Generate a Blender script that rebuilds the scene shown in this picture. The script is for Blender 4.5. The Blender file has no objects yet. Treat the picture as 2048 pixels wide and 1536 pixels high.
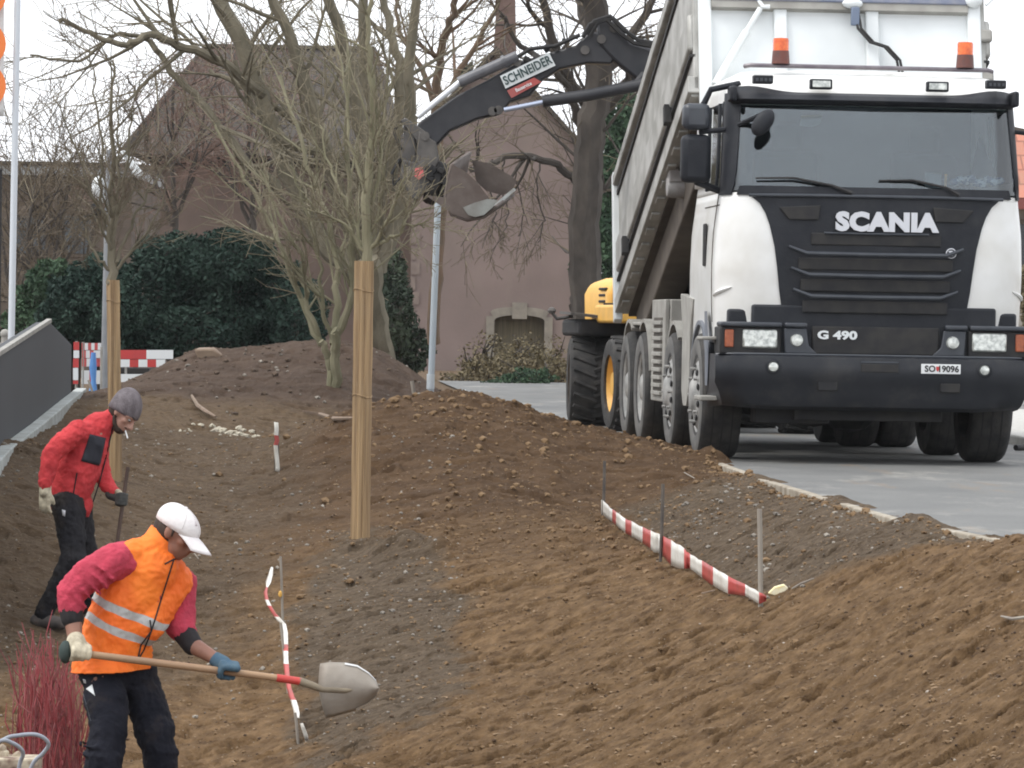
import bpy, bmesh, math, random
import numpy as np
from mathutils import Vector, Matrix, Euler
R = math.radians
rnd = random.Random(7)
sc = bpy.context.scene
col = sc.collection
# ---------------------------------------------------------------- camera, sky, sun, exposure
CZ = 1.05
FPX = 8800.0                                  # focal length in pixels of the 2048 px wide photograph
cam = bpy.data.cameras.new('camera'); camo = bpy.data.objects.new('camera', cam); col.objects.link(camo)
cam.sensor_width = 36; cam.lens = 36*FPX/2048; cam.clip_start = .5; cam.clip_end = 3000
CR = Matrix.Rotation(R(90)-math.atan(107/FPX), 3, 'X') @ Matrix.Rotation(R(1.0), 3, 'Z')
camo.matrix_world = Matrix.Translation((0, 0, CZ)) @ CR.to_4x4()
sc.camera = camo
w = bpy.data.worlds.new('World'); sc.world = w; w.use_nodes = True
nt = w.node_tree; bg = nt.nodes['Background']
sky = nt.nodes.new('ShaderNodeTexSky'); sky.sky_type = 'NISHITA'; sky.sun_disc = False
sky.sun_elevation = R(56); sky.sun_rotation = R(240); sky.dust_density = 3; sky.air_density = 1.2
tc = nt.nodes.new('ShaderNodeTexCoord'); mp = nt.nodes.new('ShaderNodeMapping'); mp.inputs['Scale'].default_value = (1.5, 1.5, 4)
nz = nt.nodes.new('ShaderNodeTexNoise'); nz.inputs['Scale'].default_value = 3; nz.inputs['Detail'].default_value = 5
rp = nt.nodes.new('ShaderNodeValToRGB'); rp.color_ramp.elements[0].color = (10.6, 11.0, 11.8, 1); rp.color_ramp.elements[1].color = (14, 14.2, 14.6, 1)
mx = nt.nodes.new('ShaderNodeMixRGB'); mx.inputs['Fac'].default_value = .90      # a closed bright cloud deck over the clear sky
L = nt.links.new
L(tc.outputs['Generated'], mp.inputs['Vector']); L(mp.outputs['Vector'], nz.inputs['Vector']); L(nz.outputs['Fac'], rp.inputs['Fac'])
L(sky.outputs['Color'], mx.inputs['Color1']); L(rp.outputs['Color'], mx.inputs['Color2']); L(mx.outputs['Color'], bg.inputs['Color'])
bg.inputs['Strength'].default_value = .10
sun = bpy.data.lights.new('sun', 'SUN'); suno = bpy.data.objects.new('sun', sun); col.objects.link(suno)
sun.energy = 1.6; sun.angle = R(28); sun.color = (1, .97, .92)
suno.rotation_euler = (R(34), 0, R(-72))
sc.view_settings.view_transform = 'Standard'; sc.view_settings.look = 'None'; sc.view_settings.gamma = 1
sc.view_settings.exposure = .34
sc.cycles.filter_width = 1.9
sc.cycles.max_bounces = 6; sc.cycles.transparent_max_bounces = 12

# ---------------------------------------------------------------- helpers
def P(px, py, d):
    "point at depth d (world y) seen at pixel px, py of the photograph"
    v = CR @ Vector(((px-1024)/FPX, (768-py)/FPX, -1))
    t = d/v.y
    return Vector((v.x*t, d, CZ+v.z*t))

class MB:
    def __init__(s): s.v = []; s.f = []
    def add(s, vs, fs):
        o = len(s.v); s.v += [tuple(p) for p in vs]; s.f += [tuple(i+o for i in f) for f in fs]; return s
    def box(s, c, size, rot=None):
        x, y, z = [a/2 for a in size]
        vs = [Vector(p) for p in ((-x,-y,-z),(x,-y,-z),(x,y,-z),(-x,y,-z),(-x,-y,z),(x,-y,z),(x,y,z),(-x,y,z))]
        if rot is not None: vs = [rot @ p for p in vs]
        c = Vector(c)
        return s.add([p+c for p in vs], [(0,3,2,1),(4,5,6,7),(0,1,5,4),(1,2,6,5),(2,3,7,6),(3,0,4,7)])
    def b2(s, a, b):
        "box between two corners"
        return s.box([(a[i]+b[i])/2 for i in range(3)], [abs(b[i]-a[i]) for i in range(3)])
    def tube(s, pts, rad, n=8, caps=True, flat=1.0):
        pts = [Vector(p) for p in pts]; m = len(pts)
        if not hasattr(rad, '__len__'): rad = [rad]*m
        up = None; vs = []
        for i, p in enumerate(pts):
            t = (pts[min(i+1, m-1)]-pts[max(i-1, 0)])
            if t.length < 1e-9: t = Vector((0,0,1))
            t.normalize()
            if up is None:
                up = Vector((0,0,1)) if abs(t.z) < .9 else Vector((1,0,0))
            a = t.cross(up)
            if a.length < 1e-6: a = t.orthogonal()
            a.normalize(); b = a.cross(t).normalized(); up = b
            for k in range(n):
                q = 2*math.pi*k/n
                vs.append(p+a*math.cos(q)*rad[i]+b*math.sin(q)*rad[i]*flat)
        fs = [(i*n+k, i*n+(k+1)%n, (i+1)*n+(k+1)%n, (i+1)*n+k) for i in range(m-1) for k in range(n)]
        if caps: fs += [tuple(range(n-1, -1, -1)), tuple((m-1)*n+k for k in range(n))]
        return s.add(vs, fs)
    def ball(s, c, r, n=12, rot=None):
        if not hasattr(r, '__len__'): r = (r, r, r)
        c = Vector(c); vs = []; m = max(4, n//2)
        for i in range(m+1):
            t = math.pi*i/m
            for k in range(n):
                q = 2*math.pi*k/n
                p = Vector((r[0]*math.sin(t)*math.cos(q), r[1]*math.sin(t)*math.sin(q), r[2]*math.cos(t)))
                if rot is not None: p = rot @ p
                vs.append(c+p)
        fs = [(i*n+k, (i+1)*n+k, (i+1)*n+(k+1)%n, i*n+(k+1)%n) for i in range(m) for k in range(n)]
        return s.add(vs, fs)
    def lathe(s, prof, c, axis, n=32, close=False):
        "prof: (r, t) pairs along axis"
        axis = Vector(axis).normalized(); a = axis.orthogonal().normalized(); b = axis.cross(a); c = Vector(c); vs = []
        for r, t in prof:
            for k in range(n):
                q = 2*math.pi*k/n; vs.append(c+axis*t+a*r*math.cos(q)+b*r*math.sin(q))
        m = len(prof)
        fs = [(i*n+k, i*n+(k+1)%n, ((i+1)%m)*n+(k+1)%n, ((i+1)%m)*n+k) for i in range(m if close else m-1) for k in range(n)]
        return s.add(vs, fs)
    def prism(s, poly, off):
        "poly: 3D points of a flat outline, extruded by the vector off"
        n = len(poly); poly = [Vector(p) for p in poly]; off = Vector(off)
        return s.add(poly+[p+off for p in poly], [tuple(range(n-1,-1,-1)), tuple(range(n, 2*n))]+[(i,(i+1)%n,n+(i+1)%n,n+i) for i in range(n)])
    def grid(s, rows):
        "rows: list of equally long point lists"
        m = len(rows); n = len(rows[0])
        return s.add([p for r in rows for p in r], [(i*n+k, i*n+k+1, (i+1)*n+k+1, (i+1)*n+k) for i in range(m-1) for k in range(n-1)])

WM = {}
def inv(o): return WM.get(o.name, Matrix.Identity(4)).inverted()
def thing(name, label, cat, loc=(0,0,0), rz=0, group=None, kind=None):
    o = bpy.data.objects.new(name, None); col.objects.link(o); o.empty_display_size = .1
    o.location = loc; o.rotation_euler = (0, 0, rz)
    WM[o.name] = Matrix.Translation(Vector(loc)) @ Matrix.Rotation(rz, 4, 'Z')
    return tag(o, label, cat, group, kind)
def tag(o, label=None, cat=None, group=None, kind=None):
    if label: o['label'] = label
    if cat: o['category'] = cat
    if group: o['group'] = group
    if kind: o['kind'] = kind
    return o
def part(name, mb, mat, parent=None, world=True, smooth=True, bevel=0, sub=0, angle=40, fixn=True):
    "one mesh object; geometry in world space unless world=False"
    me = bpy.data.meshes.new(name)
    v = mb.v
    if parent is not None and world:
        M = inv(parent); v = [M @ Vector(p) for p in v]
    me.from_pydata(v, [], mb.f); me.update()
    if fixn:
        bm = bmesh.new(); bm.from_mesh(me); bmesh.ops.recalc_face_normals(bm, faces=bm.faces); bm.to_mesh(me); bm.free()
    o = bpy.data.objects.new(name, me); col.objects.link(o)
    if parent is not None:
        o.parent = parent; WM[o.name] = WM.get(parent.name, Matrix.Identity(4))
    if mat is not None: me.materials.append(mat)
    if bevel:
        b = o.modifiers.new('b', 'BEVEL'); b.width = bevel; b.segments = 2; b.limit_method = 'ANGLE'; b.angle_limit = R(35)
    if sub:
        b = o.modifiers.new('s', 'SUBSURF'); b.levels = sub; b.render_levels = sub
    if smooth:
        me.polygons.foreach_set('use_smooth', [True]*len(me.polygons))
        if angle < 180:
            try: me.set_sharp_from_angle(angle=R(angle))
            except Exception: pass
    return o
def bake(o):
    "apply modifiers by evaluation"
    dg = bpy.context.evaluated_depsgraph_get(); dg.update()
    me = bpy.data.meshes.new_from_object(o.evaluated_get(dg)); old = o.data; mats = [m for m in old.materials]
    o.modifiers.clear(); o.data = me; me.name = o.name
    me.polygons.foreach_set('use_smooth', [True]*len(me.polygons))
    return o
def text_mb(txt, size, M, bold=.0, sx=1.0, ext=.004, res=3):
    cu = bpy.data.curves.new('t', 'FONT'); cu.body = txt; cu.size = size; cu.align_x = 'CENTER'; cu.align_y = 'CENTER'
    cu.extrude = ext; cu.space_character = 1+bold*5; cu.offset = bold; cu.resolution_u = res
    o = bpy.data.objects.new('t', cu); col.objects.link(o)
    dg = bpy.context.evaluated_depsgraph_get(); dg.update()
    me = bpy.data.meshes.new_from_object(o.evaluated_get(dg))
    mb = MB(); mb.add([M @ Vector((v.co.x*sx, v.co.y, v.co.z)) for v in me.vertices], [tuple(p.vertices) for p in me.polygons])
    bpy.data.objects.remove(o); bpy.data.curves.remove(cu); bpy.data.meshes.remove(me)
    return mb

# ---------------------------------------------------------------- materials
def lin(c):
    return tuple(((x/255)/12.92 if x/255 <= .04045 else ((x/255+.055)/1.055)**2.4) for x in c)
def mat(name, c1, c2=None, scale=5, rough=.6, metal=0, bump=0, bscale=None, detail=4, stretch=(1,1,1), spec=.5, lo=.35, hi=.65, coat=0, emit=0):
    m = bpy.data.materials.new(name); m.use_nodes = True; nt = m.node_tree; b = nt.nodes['Principled BSDF']
    b.inputs['Roughness'].default_value = rough; b.inputs['Metallic'].default_value = metal
    b.inputs['Specular IOR Level'].default_value = spec; b.inputs['Coat Weight'].default_value = coat
    b.inputs['Base Color'].default_value = (*c1, 1)
    tc = nt.nodes.new('ShaderNodeTexCoord'); mp = nt.nodes.new('ShaderNodeMapping'); mp.inputs['Scale'].default_value = stretch
    nt.links.new(tc.outputs['Object'], mp.inputs['Vector'])
    if c2 is not None:
        n = nt.nodes.new('ShaderNodeTexNoise'); n.inputs['Scale'].default_value = scale; n.inputs['Detail'].default_value = detail
        r = nt.nodes.new('ShaderNodeValToRGB'); r.color_ramp.elements[0].position = lo; r.color_ramp.elements[1].position = hi
        r.color_ramp.elements[0].color = (*c1, 1); r.color_ramp.elements[1].color = (*c2, 1)
        nt.links.new(mp.outputs['Vector'], n.inputs['Vector']); nt.links.new(n.outputs['Fac'], r.inputs['Fac']); nt.links.new(r.outputs['Color'], b.inputs['Base Color'])
    if bump:
        n = nt.nodes.new('ShaderNodeTexNoise'); n.inputs['Scale'].default_value = bscale or scale*3; n.inputs['Detail'].default_value = 5
        bp = nt.nodes.new('ShaderNodeBump'); bp.inputs['Strength'].default_value = bump; bp.inputs['Distance'].default_value = .02
        nt.links.new(mp.outputs['Vector'], n.inputs['Vector']); nt.links.new(n.outputs['Fac'], bp.inputs['Height']); nt.links.new(bp.outputs['Normal'], b.inputs['Normal'])
    return m
M = {}
M['white'] = mat('white_paint', (.80,.80,.78), (.70,.69,.65), 3, .35, coat=.3)
M['white2'] = mat('body_white', (.74,.77,.77), (.66,.69,.69), 2.5, .5)
M['black'] = mat('black_plastic', (.013,.015,.020), (.022,.024,.029), 6, .55, bump=.1, bscale=60, spec=.28)
M['dark'] = mat('dark_steel', (.014,.014,.016), (.03,.028,.026), 8, .75)
M['navy'] = mat('bumper_paint', (.016,.018,.023), (.024,.026,.031), 5, .45, spec=.35)
M['trim'] = mat('satin_trim', (.035,.040,.050), (.05,.056,.066), 6, .35)
M['rubber'] = mat('tyre_rubber', (.030,.030,.030), (.060,.056,.052), 9, .9, bump=.3, bscale=40)
M['tyreside'] = mat('dusty_sidewall', (.10,.10,.098), (.16,.155,.145), 7, .9)
M['rim'] = mat('dusty_rim', (.26,.26,.25), (.40,.39,.37), 9, .6, metal=.2)
M['alu'] = mat('dusty_aluminium', (.30,.295,.27), (.47,.465,.44), 3, .55, metal=.25, stretch=(3,1,1.2), bump=.1)
M['under'] = mat('muddy_underside', (.060,.050,.042), (.095,.08,.065), 4, .85)
M['fend'] = mat('dusty_fender', (.36,.35,.32), (.27,.26,.235), 6, .8)
M['fendb'] = mat('blue_grey_fender', (.12,.135,.165), (.17,.18,.20), 5, .6)
M['chrome'] = mat('chrome', (.7,.7,.7), None, rough=.2, metal=1)
M['lens'] = mat('headlight_lens', (.35,.37,.35), (.75,.77,.72), 26, .12, metal=.4, detail=2, coat=1)
M['orange'] = mat('amber_lens', (.85,.16,.02), (.65,.09,.01), 25, .25, coat=.5)
M['orangeb'] = mat('beacon_base', (.16,.05,.035), (.10,.05,.045), 12, .5)
M['yellow'] = mat('machine_yellow', (.82,.46,.09), (.70,.40,.09), 5, .5)
M['exgrey'] = mat('boom_grey', (.020,.021,.026), (.036,.036,.040), 5, .5)
M['exdirt'] = mat('dusty_linkage', (.075,.07,.066), (.13,.12,.11), 7, .75)
M['bucket'] = mat('rusty_bucket', (.105,.080,.068), (.155,.128,.113), 5, .8, bump=.2)
M['bucket2'] = mat('worn_steel', (.30,.31,.29), (.20,.19,.17), 6, .5, metal=.3)
M['signw'] = mat('sign_white', (.72,.75,.75), None, rough=.5)
M['letter'] = mat('letter_grey', (.62,.63,.66), None, rough=.35, metal=.2)
M['plate'] = mat('plate_white', (.75,.76,.76), None, rough=.4)
M['red'] = mat('sign_red', (.55,.05,.045), (.45,.05,.05), 6, .6)
M['redt'] = mat('tape_red', (.50,.075,.065), (.36,.07,.06), 9, .45)
M['whitet'] = mat('tape_white', (.74,.73,.68), (.58,.55,.49), 9, .45)
def glass_mat(name, tint, refl, rough=.03):
    m = bpy.data.materials.new(name); m.use_nodes = True; nt = m.node_tree; nt.nodes.remove(nt.nodes['Principled BSDF'])
    t = nt.nodes.new('ShaderNodeBsdfTransparent'); t.inputs[0].default_value = (*tint, 1)
    g = nt.nodes.new('ShaderNodeBsdfGlossy'); g.inputs['Roughness'].default_value = rough; g.inputs[0].default_value = (.93,.97,1,1)
    f = nt.nodes.new('ShaderNodeFresnel'); f.inputs[0].default_value = refl
    x = nt.nodes.new('ShaderNodeMixShader'); nt.links.new(f.outputs[0], x.inputs[0]); nt.links.new(t.outputs[0], x.inputs[1]); nt.links.new(g.outputs[0], x.inputs[2])
    nt.links.new(x.outputs[0], nt.nodes['Material Output'].inputs[0]); return m
M['glass'] = glass_mat('windscreen_glass', (.72,.78,.80), 1.9, .05)
M['sglass'] = glass_mat('side_glass', (.22,.25,.26), 2.2, .03)
M['glasshouse'] = mat('window_pane', (.03,.035,.04), None, rough=.1)
# ---------------------------------------------------------------- terrain
def _hash(ix, iy, seed):
    h = (ix.astype(np.int64)*374761393 + iy.astype(np.int64)*668265263 + seed*1442695041) & 0x7fffffff
    h = (h ^ (h >> 13))*1274126177 & 0x7fffffff
    return ((h ^ (h >> 16)) & 0xffff)/65535.0
def vnoise(x, y, seed=0):
    ix = np.floor(x); iy = np.floor(y); fx = x-ix; fy = y-iy
    fx = fx*fx*fx*(fx*(fx*6-15)+10); fy = fy*fy*fy*(fy*(fy*6-15)+10)
    a = _hash(ix, iy, seed); b = _hash(ix+1, iy, seed); c = _hash(ix, iy+1, seed); d = _hash(ix+1, iy+1, seed)
    return (a+(b-a)*fx)*(1-fy)+(c+(d-c)*fx)*fy
def fbm(x, y, seed=0, octv=4, gain=.5, ridged=False):
    s = np.zeros_like(x); a = 1.0; t = 0
    for o in range(octv):
        c, sn = math.cos(o*1.3), math.sin(o*1.3)
        n = vnoise((x*c-y*sn)*2**o+o*17.3, (x*sn+y*c)*2**o-o*9.1, seed+o)*2-1
        if ridged: n = 1-2*np.abs(n)
        s += n*a; t += a; a *= gain
    return s/t
EDY = [0, 15, 18, 21, 22.5, 24.9, 28, 32.3, 36, 40, 46, 52, 68, 90, 2000]
EDX = [5, 3.3, 3.05, 2.78, 2.62, 2.25, 2.05, 1.80, 1.68, 1.5, .95, .2, -.5, -1.5, -90]
def edge(y): return np.interp(y, EDY, EDX)
CT = [ # x, y, z
 (3.3,12,0),(0,12,-1.2),(-3,12,-1.8),(-6,12,-2),
 (2,15,-.5),(0,15,-1.2),(-2,15,-1.75),(-4,15,-1.9),
 (2,18,-.4),(1,18,-.78),(0,18,-1.14),(-1,18,-1.45),(-2,18,-1.65),(-4,18,-1.6),
 (1.8,21,-.36),(.9,21,-.7),(0,21,-.98),(-.7,21,-1.08),(-1.3,21,-1.38),(-1.9,20.6,-1.60),(-2.6,21,-1.55),(-4.5,21,-1.4),
 (1.38,24,-.40),(.6,24,-.66),(-.1,24,-.82),(-.9,24,-.9),(-1.8,24,-1.15),(-3,24,-1.2),(-4.5,24,-1.0),
 (1.1,27,-.33),(.2,27,-.47),(-.5,27,-.58),(-1.2,27,-.68),(-2,27,-.9),(-3,27,-1.0),(-4.5,27,-.75),
 (.9,30,-.27),(.2,30,-.31),(-.4,30,-.38),(-1.04,30,-.42),(-1.8,30,-.62),(-2.9,29,-.95),(-3.6,29.5,-.75),(-5,30,-.1),
 (.68,32.5,-.27),(0,33,-.12),(-.8,33,-.14),(-1.6,33,-.28),(-2.4,33,-.35),(-3.3,33,-.12),(-4,33.3,.02),(-6,33,.1),
 (1.5,36.5,.06),(.72,36.5,.17),(.15,37,.32),(-.28,37.6,.46),(-.66,38,.50),(-1.2,37,.39),(-1.62,35.5,.10),(-1.95,35.2,-.1),(-2.7,36,-.05),(-3.6,37,.06),(-4.4,37,.1),(-7,37,.1),
 (1.2,40.5,.02),(.3,42,.05),(-.6,42.5,-.02),(-1.4,42,-.14),(-2.2,42,-.02),(-3.2,42,.1),(-4.5,44,.27),(-6,44,.2),
 (-.3,46,.15),(-1.0,46,.3),(-1.85,45,.3),(-2.8,45,.35),(-3.8,45,.35),
 (-4.3,48.5,.33),(-3.9,48.5,.56),(-3.45,48.5,.78),(-2.86,48.5,.80),(-2.3,48.5,.88),(-1.8,48.5,.88),(-1.44,48.5,.77),(-.9,48.5,.42),(-.5,49,.18),(.1,49,.0),
 (-5.2,50,.1),(-4.3,53,0.1),(-2.5,54,.15),(-1,54,0),(-6,58,0),(-2,58,0),(-.5,58,-.03),(-12,45,0),(-12,30,-.3),(-12,20,-1.2),
]
def _tps():
    pts = [list(c) for c in CT]
    for y in (15,18,21,22.5,24.9,28,32.3,36,40,46,52):
        pts.append([float(edge(y)), y, .0]); pts.append([float(edge(y))+.7, y, -.10])
    A = np.array(pts); X = np.stack([A[:,0], A[:,1]*.35], 1); z = A[:,2]
    d = np.linalg.norm(X[:,None]-X[None], axis=2); K = np.where(d > 0, d*d*np.log(d+1e-12), 0)+np.eye(len(X))*.02
    Pm = np.concatenate([np.ones((len(X),1)), X], 1)
    S = np.block([[K, Pm],[Pm.T, np.zeros((3,3))]])
    sol = np.linalg.solve(S, np.concatenate([z, np.zeros(3)]))
    return X, sol
_TX, _TS = _tps()
def base_h(x, y):
    x = np.asarray(x, float); y = np.asarray(y, float); sh = x.shape; x = x.ravel(); y = y.ravel(); out = np.empty_like(x)
    for i in range(0, len(x), 100000):
        xx = x[i:i+100000]; yy = y[i:i+100000]; ys = yy*.35
        s = _TS[-3]+_TS[-2]*xx+_TS[-1]*ys
        for k in range(len(_TX)):
            d2 = (xx-_TX[k,0])**2+(ys-_TX[k,1])**2
            s += _TS[k]*.5*d2*np.log(d2+1e-12)
        out[i:i+100000] = s
    # far and side limits
    f = np.clip((y-56)/5, 0, 1); out = out*(1-f)+(-.03)*f
    g = np.clip((np.abs(x)-8)/4, 0, 1); out = out*(1-g)+np.where(x > 0, -.06, -.4)*g
    out = np.clip(out, -2.2, 1.1)
    e = x-edge(y); k = np.clip((e-.12)/.3, 0, 1); out = out*(1-k)+np.minimum(out, -.06)*k
    return out.reshape(sh)
def flow(x, y):
    'rake marks run obliquely up the bank: sheared coordinate'
    return y-.95*x*np.clip((34-y)/5, 0, 1)*np.clip((x+2.2)/1.2, 0, 1)
def road_mask(x, y):
    return np.clip((x-edge(y)-.02)/.25, 0, 1)
SPOTS = [(-.52, 21.3, -.10, .14), (-.80, 21.2, .06, .10), (-.95, 29.6, .05, .16), (-.66, 29.2, .13, .20), (-.45, 28.9, .06, .12), (-.3, 25.0, -.05, .12), (1.62, 36.0, .10, .14), (.98, 26.0, .02, .2)]
def height(x, y, fine=True):
    x = np.asarray(x, float); y = np.asarray(y, float)
    h = base_h(x, y)
    rm = 1-road_mask(x, y); far = np.clip((70-y)/10, 0, 1)
    heap = np.exp(-(((x+.2)/1.5)**2+((y-36.5)/3.2)**2)); mound = np.exp(-(((x+2.5)/2.0)**2+((y-48)/4)**2))
    a = .05*fbm(x*1.1, y*.9, 3, 4)*(1+.7*heap+.8*mound)
    if fine:
        yf = flow(x, y)
        near = np.clip((30-y)/6, 0, 1)*np.clip((x+1.3)/.8, 0, 1)
        vm = .25+.95*np.clip(fbm(x*.9, y*.8, 17, 3)*1.6+.5, 0, 1)
        a += near*vm*(.008*fbm(x*1.1, yf*4.5, 11, 3)+.014*fbm(x*2.4, yf*9.0, 13, 4, .6, ridged=True))+near*.014*fbm(x*7+y, yf*6, 19, 5, .68)                 # rake lines running up the bank
        a += (.014+.012*heap+.008*mound)*fbm(x*8, yf*8, 21, 3, .6)+.03*heap*fbm(x*4,y*3,25,2)
        a += .010*fbm(x*16, yf*15, 23, 3, .6, ridged=True)
        cl = np.clip(fbm(x*9, yf*8, 31, 2, .55)-.22, 0, .20); cl = cl*cl*(.6-2*cl)*12*(1+.5*fbm(x*22, yf*20, 33, 3, .6))
        mid = np.exp(-(((x-.3)/1.5)**2+((y-31)/4.5)**2))
        a += (.07+.13*heap+.12*mid)*cl*(.6+.4*(1-near))
        pit = np.maximum(-fbm(x*5, yf*9, 51, 3, .5)-.30, 0); a -= .22*pit
    for bx, by, ba, bs in SPOTS: h = h+ba*np.exp(-(((x-bx)/bs)**2+((y-by)/(bs*1.6))**2))*(1+.5*fbm(x*7, y*7, 61, 2))
    # ragged soil spilling over the kerb
    e = x-edge(y)
    sp = np.exp(-((e-.02)/.10)**2)*(.035*fbm(x*3, y*1.3, 71, 3)+.004)*np.clip((60-y)/10, 0, 1)
    return h+a*rm*far*(1-.5*np.clip((e+.3)/.3, 0, 1))+sp*2
def gz(x, y, fine=True): return float(height(np.array([x]), np.array([y]), fine)[0])
def ghit(px, py, y0=14, y1=90, n=900):
    "where the sight line of a photo pixel meets the soil"
    v = CR @ Vector(((px-1024)/FPX, (768-py)/FPX, -1)); ys = np.linspace(y0, y1, n); t = ys/v.y
    xs = v.x*t; zs = CZ+v.z*t; h = height(xs, ys, False); k = np.argmax(zs <= h)
    if zs[k] > h[k]: k = n-1
    return Vector((xs[k], ys[k], h[k]))

def build_ground():
    ys = list(np.geomspace(3, 13.5, 12)); ys += list(np.geomspace(14, 56, 1150)); ys += list(np.geomspace(57, 900, 60))
    ys = np.array(ys)
    s = np.concatenate([-np.geomspace(3, .14, 26), np.linspace(-.132, .132, 680), np.geomspace(.14, 3, 26)])
    Y, S = np.meshgrid(ys, s, indexing='ij'); X = S*(Y+1.0)
    Z = height(X, Y)
    far = np.clip((Y-120)/100, 0, 1); Z = Z*(1-far)-.06*far
    m, n = Y.shape
    co = np.stack([X, Y, Z], 2).reshape(-1, 3)
    idx = np.arange(m*n).reshape(m, n)
    q = np.stack([idx[:-1,:-1], idx[:-1,1:], idx[1:,1:], idx[1:,:-1]], 2).reshape(-1, 4)
    me = bpy.data.meshes.new('ground'); me.vertices.add(len(co)); me.vertices.foreach_set('co', co.ravel())
    me.loops.add(q.size); me.loops.foreach_set('vertex_index', q.ravel().astype(np.int32))
    me.polygons.add(len(q)); me.polygons.foreach_set('loop_start', np.arange(0, q.size, 4, dtype=np.int32)); me.polygons.foreach_set('loop_total', np.full(len(q), 4, dtype=np.int32))
    me.update(); me.validate(); me.polygons.foreach_set('use_smooth', np.ones(len(q), bool))
    # kind of soil: grey loosened bed earth, darker far heap, raked brown topsoil
    x = X.ravel(); y = Y.ravel(); j = .25*fbm(x*2.0, y*1.2, 91, 4)+.12*fbm(x*9, y*6, 95, 3)
    e = edge(y)-x
    tape_off = np.interp(y, [22.5, 24, 27.5, 32, 34], [.75, .98, 1.05, 1.1, .6])
    bed = np.clip((tape_off-e+j*.25)/.08, 0, 1)*np.clip((y-23.3+1.2*j+ (e-.5)*-1.2)/.35, 0, 1)*np.clip((33.2-y+j*2)/1.0, 0, 1)
    bed *= np.clip((e+.2)/.1, 0, 1)
    b2 = np.clip((1.15-np.sqrt(((x+.78-.045*(26-y))/.50)**2+((y-26.0)/4.2)**2)+j*2.0)/.30, 0, 1)
    left = np.clip((-1.35-x-.1*(y-30)*0+j*1.2)/.6, 0, 1)*np.clip((y-24.5+j*2)/2, 0, 1)
    left = np.maximum(left, np.clip((y-39.5)/1.5, 0, 1)*np.clip((.5-x)/.5, 0, 1))
    grey = np.maximum(np.maximum(bed, b2), left*.75)
    mound = np.clip((y-44.0+j*2)/1.0, 0, 1)*np.clip((62-y)/3, 0, 1)*np.clip((1.0-x)/.5, 0, 1)
    heap = np.clip((y-27+j*9)/6, 0, 1)*np.clip((42-y)/2, 0, 1)
    at = me.attributes.new('soil', 'FLOAT_COLOR', 'POINT')
    c = np.stack([grey, mound, heap, np.ones_like(x)], 1).astype(np.float32); at.data.foreach_set('color', c.ravel())
    fl = me.attributes.new('flow', 'FLOAT_VECTOR', 'POINT'); fl.data.foreach_set('vector', np.stack([x*.55, flow(x, y), Z.ravel()], 1).astype(np.float32).ravel())
    o = bpy.data.objects.new('ground', me); col.objects.link(o); tag(o, kind='structure')
    # material
    m = bpy.data.materials.new('soil'); m.use_nodes = True; nt = m.node_tree; b = nt.nodes['Principled BSDF']; N = nt.nodes.new; K = nt.links.new
    b.inputs['Roughness'].default_value = .95; b.inputs['Specular IOR Level'].default_value = .2
    tc = N('ShaderNodeTexCoord'); at = N('ShaderNodeAttribute'); at.attribute_name = 'soil'; sp = N('ShaderNodeSeparateColor'); K(at.outputs['Color'], sp.inputs[0]); fa = N('ShaderNodeAttribute'); fa.attribute_name = 'flow'
    def ramp(scale, c1, c2, lo, hi, det=6, st=(1,1,1)):
        mp = N('ShaderNodeMapping'); mp.inputs['Scale'].default_value = st; K(fa.outputs['Vector'], mp.inputs['Vector'])
        n = N('ShaderNodeTexNoise'); n.inputs['Scale'].default_value = scale; n.inputs['Detail'].default_value = det; n.inputs['Roughness'].default_value = .65; K(mp.outputs[0], n.inputs['Vector'])
        r = N('ShaderNodeValToRGB'); r.color_ramp.elements[0].position = lo; r.color_ramp.elements[1].position = hi
        r.color_ramp.elements[0].color = (*c1, 1); r.color_ramp.elements[1].color = (*c2, 1); K(n.outputs['Fac'], r.inputs['Fac']); return r.outputs['Color']
    def mix(f, a, c, mode='MIX'):
        x = N('ShaderNodeMixRGB'); x.blend_type = mode
        if isinstance(f, float): x.inputs[0].default_value = f
        else: K(f, x.inputs[0])
        K(a, x.inputs[1]); K(c, x.inputs[2]); return x.outputs[0]
    brown = ramp(1.3, (.146,.084,.036), (.208,.124,.058), .35, .65)
    brown = mix(.62, brown, ramp(16, (.066,.036,.016), (.32,.205,.108), .35, .68, st=(1,.5,1)))
    grey = ramp(2.0, (.108,.074,.044), (.156,.108,.064), .35, .65)
    grey = mix(.55, grey, ramp(22, (.064,.046,.031), (.215,.165,.118), .38, .68))
    mnd = ramp(2.5, (.078,.052,.037), (.118,.082,.060), .35, .65)
    hp = ramp(5, (.078,.045,.023), (.132,.080,.043), .35, .65)
    c_ = mix(sp.outputs[2], brown, hp); c_ = mix(sp.outputs[0], c_, grey); c_ = mix(sp.outputs[1], c_, mnd)
    # straw bits and grit
    v = N('ShaderNodeTexVoronoi'); v.inputs['Scale'].default_value = 34; K(tc.outputs['Object'], v.inputs['Vector'])
    lt = N('ShaderNodeMath'); lt.operation = 'LESS_THAN'; lt.inputs[1].default_value = .13; K(v.outputs['Distance'], lt.inputs[0])
    gt = N('ShaderNodeSeparateColor'); K(v.outputs['Color'], gt.inputs[0]); g2 = N('ShaderNodeMath'); g2.operation = 'GREATER_THAN'; g2.inputs[1].default_value = .72; K(gt.outputs[0], g2.inputs[0])
    mu = N('ShaderNodeMath'); mu.operation = 'MULTIPLY'; K(lt.outputs[0], mu.inputs[0]); K(g2.outputs[0], mu.inputs[1])
    rgb = N('ShaderNodeRGB'); rgb.outputs[0].default_value = (.34,.28,.21,1)
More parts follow.
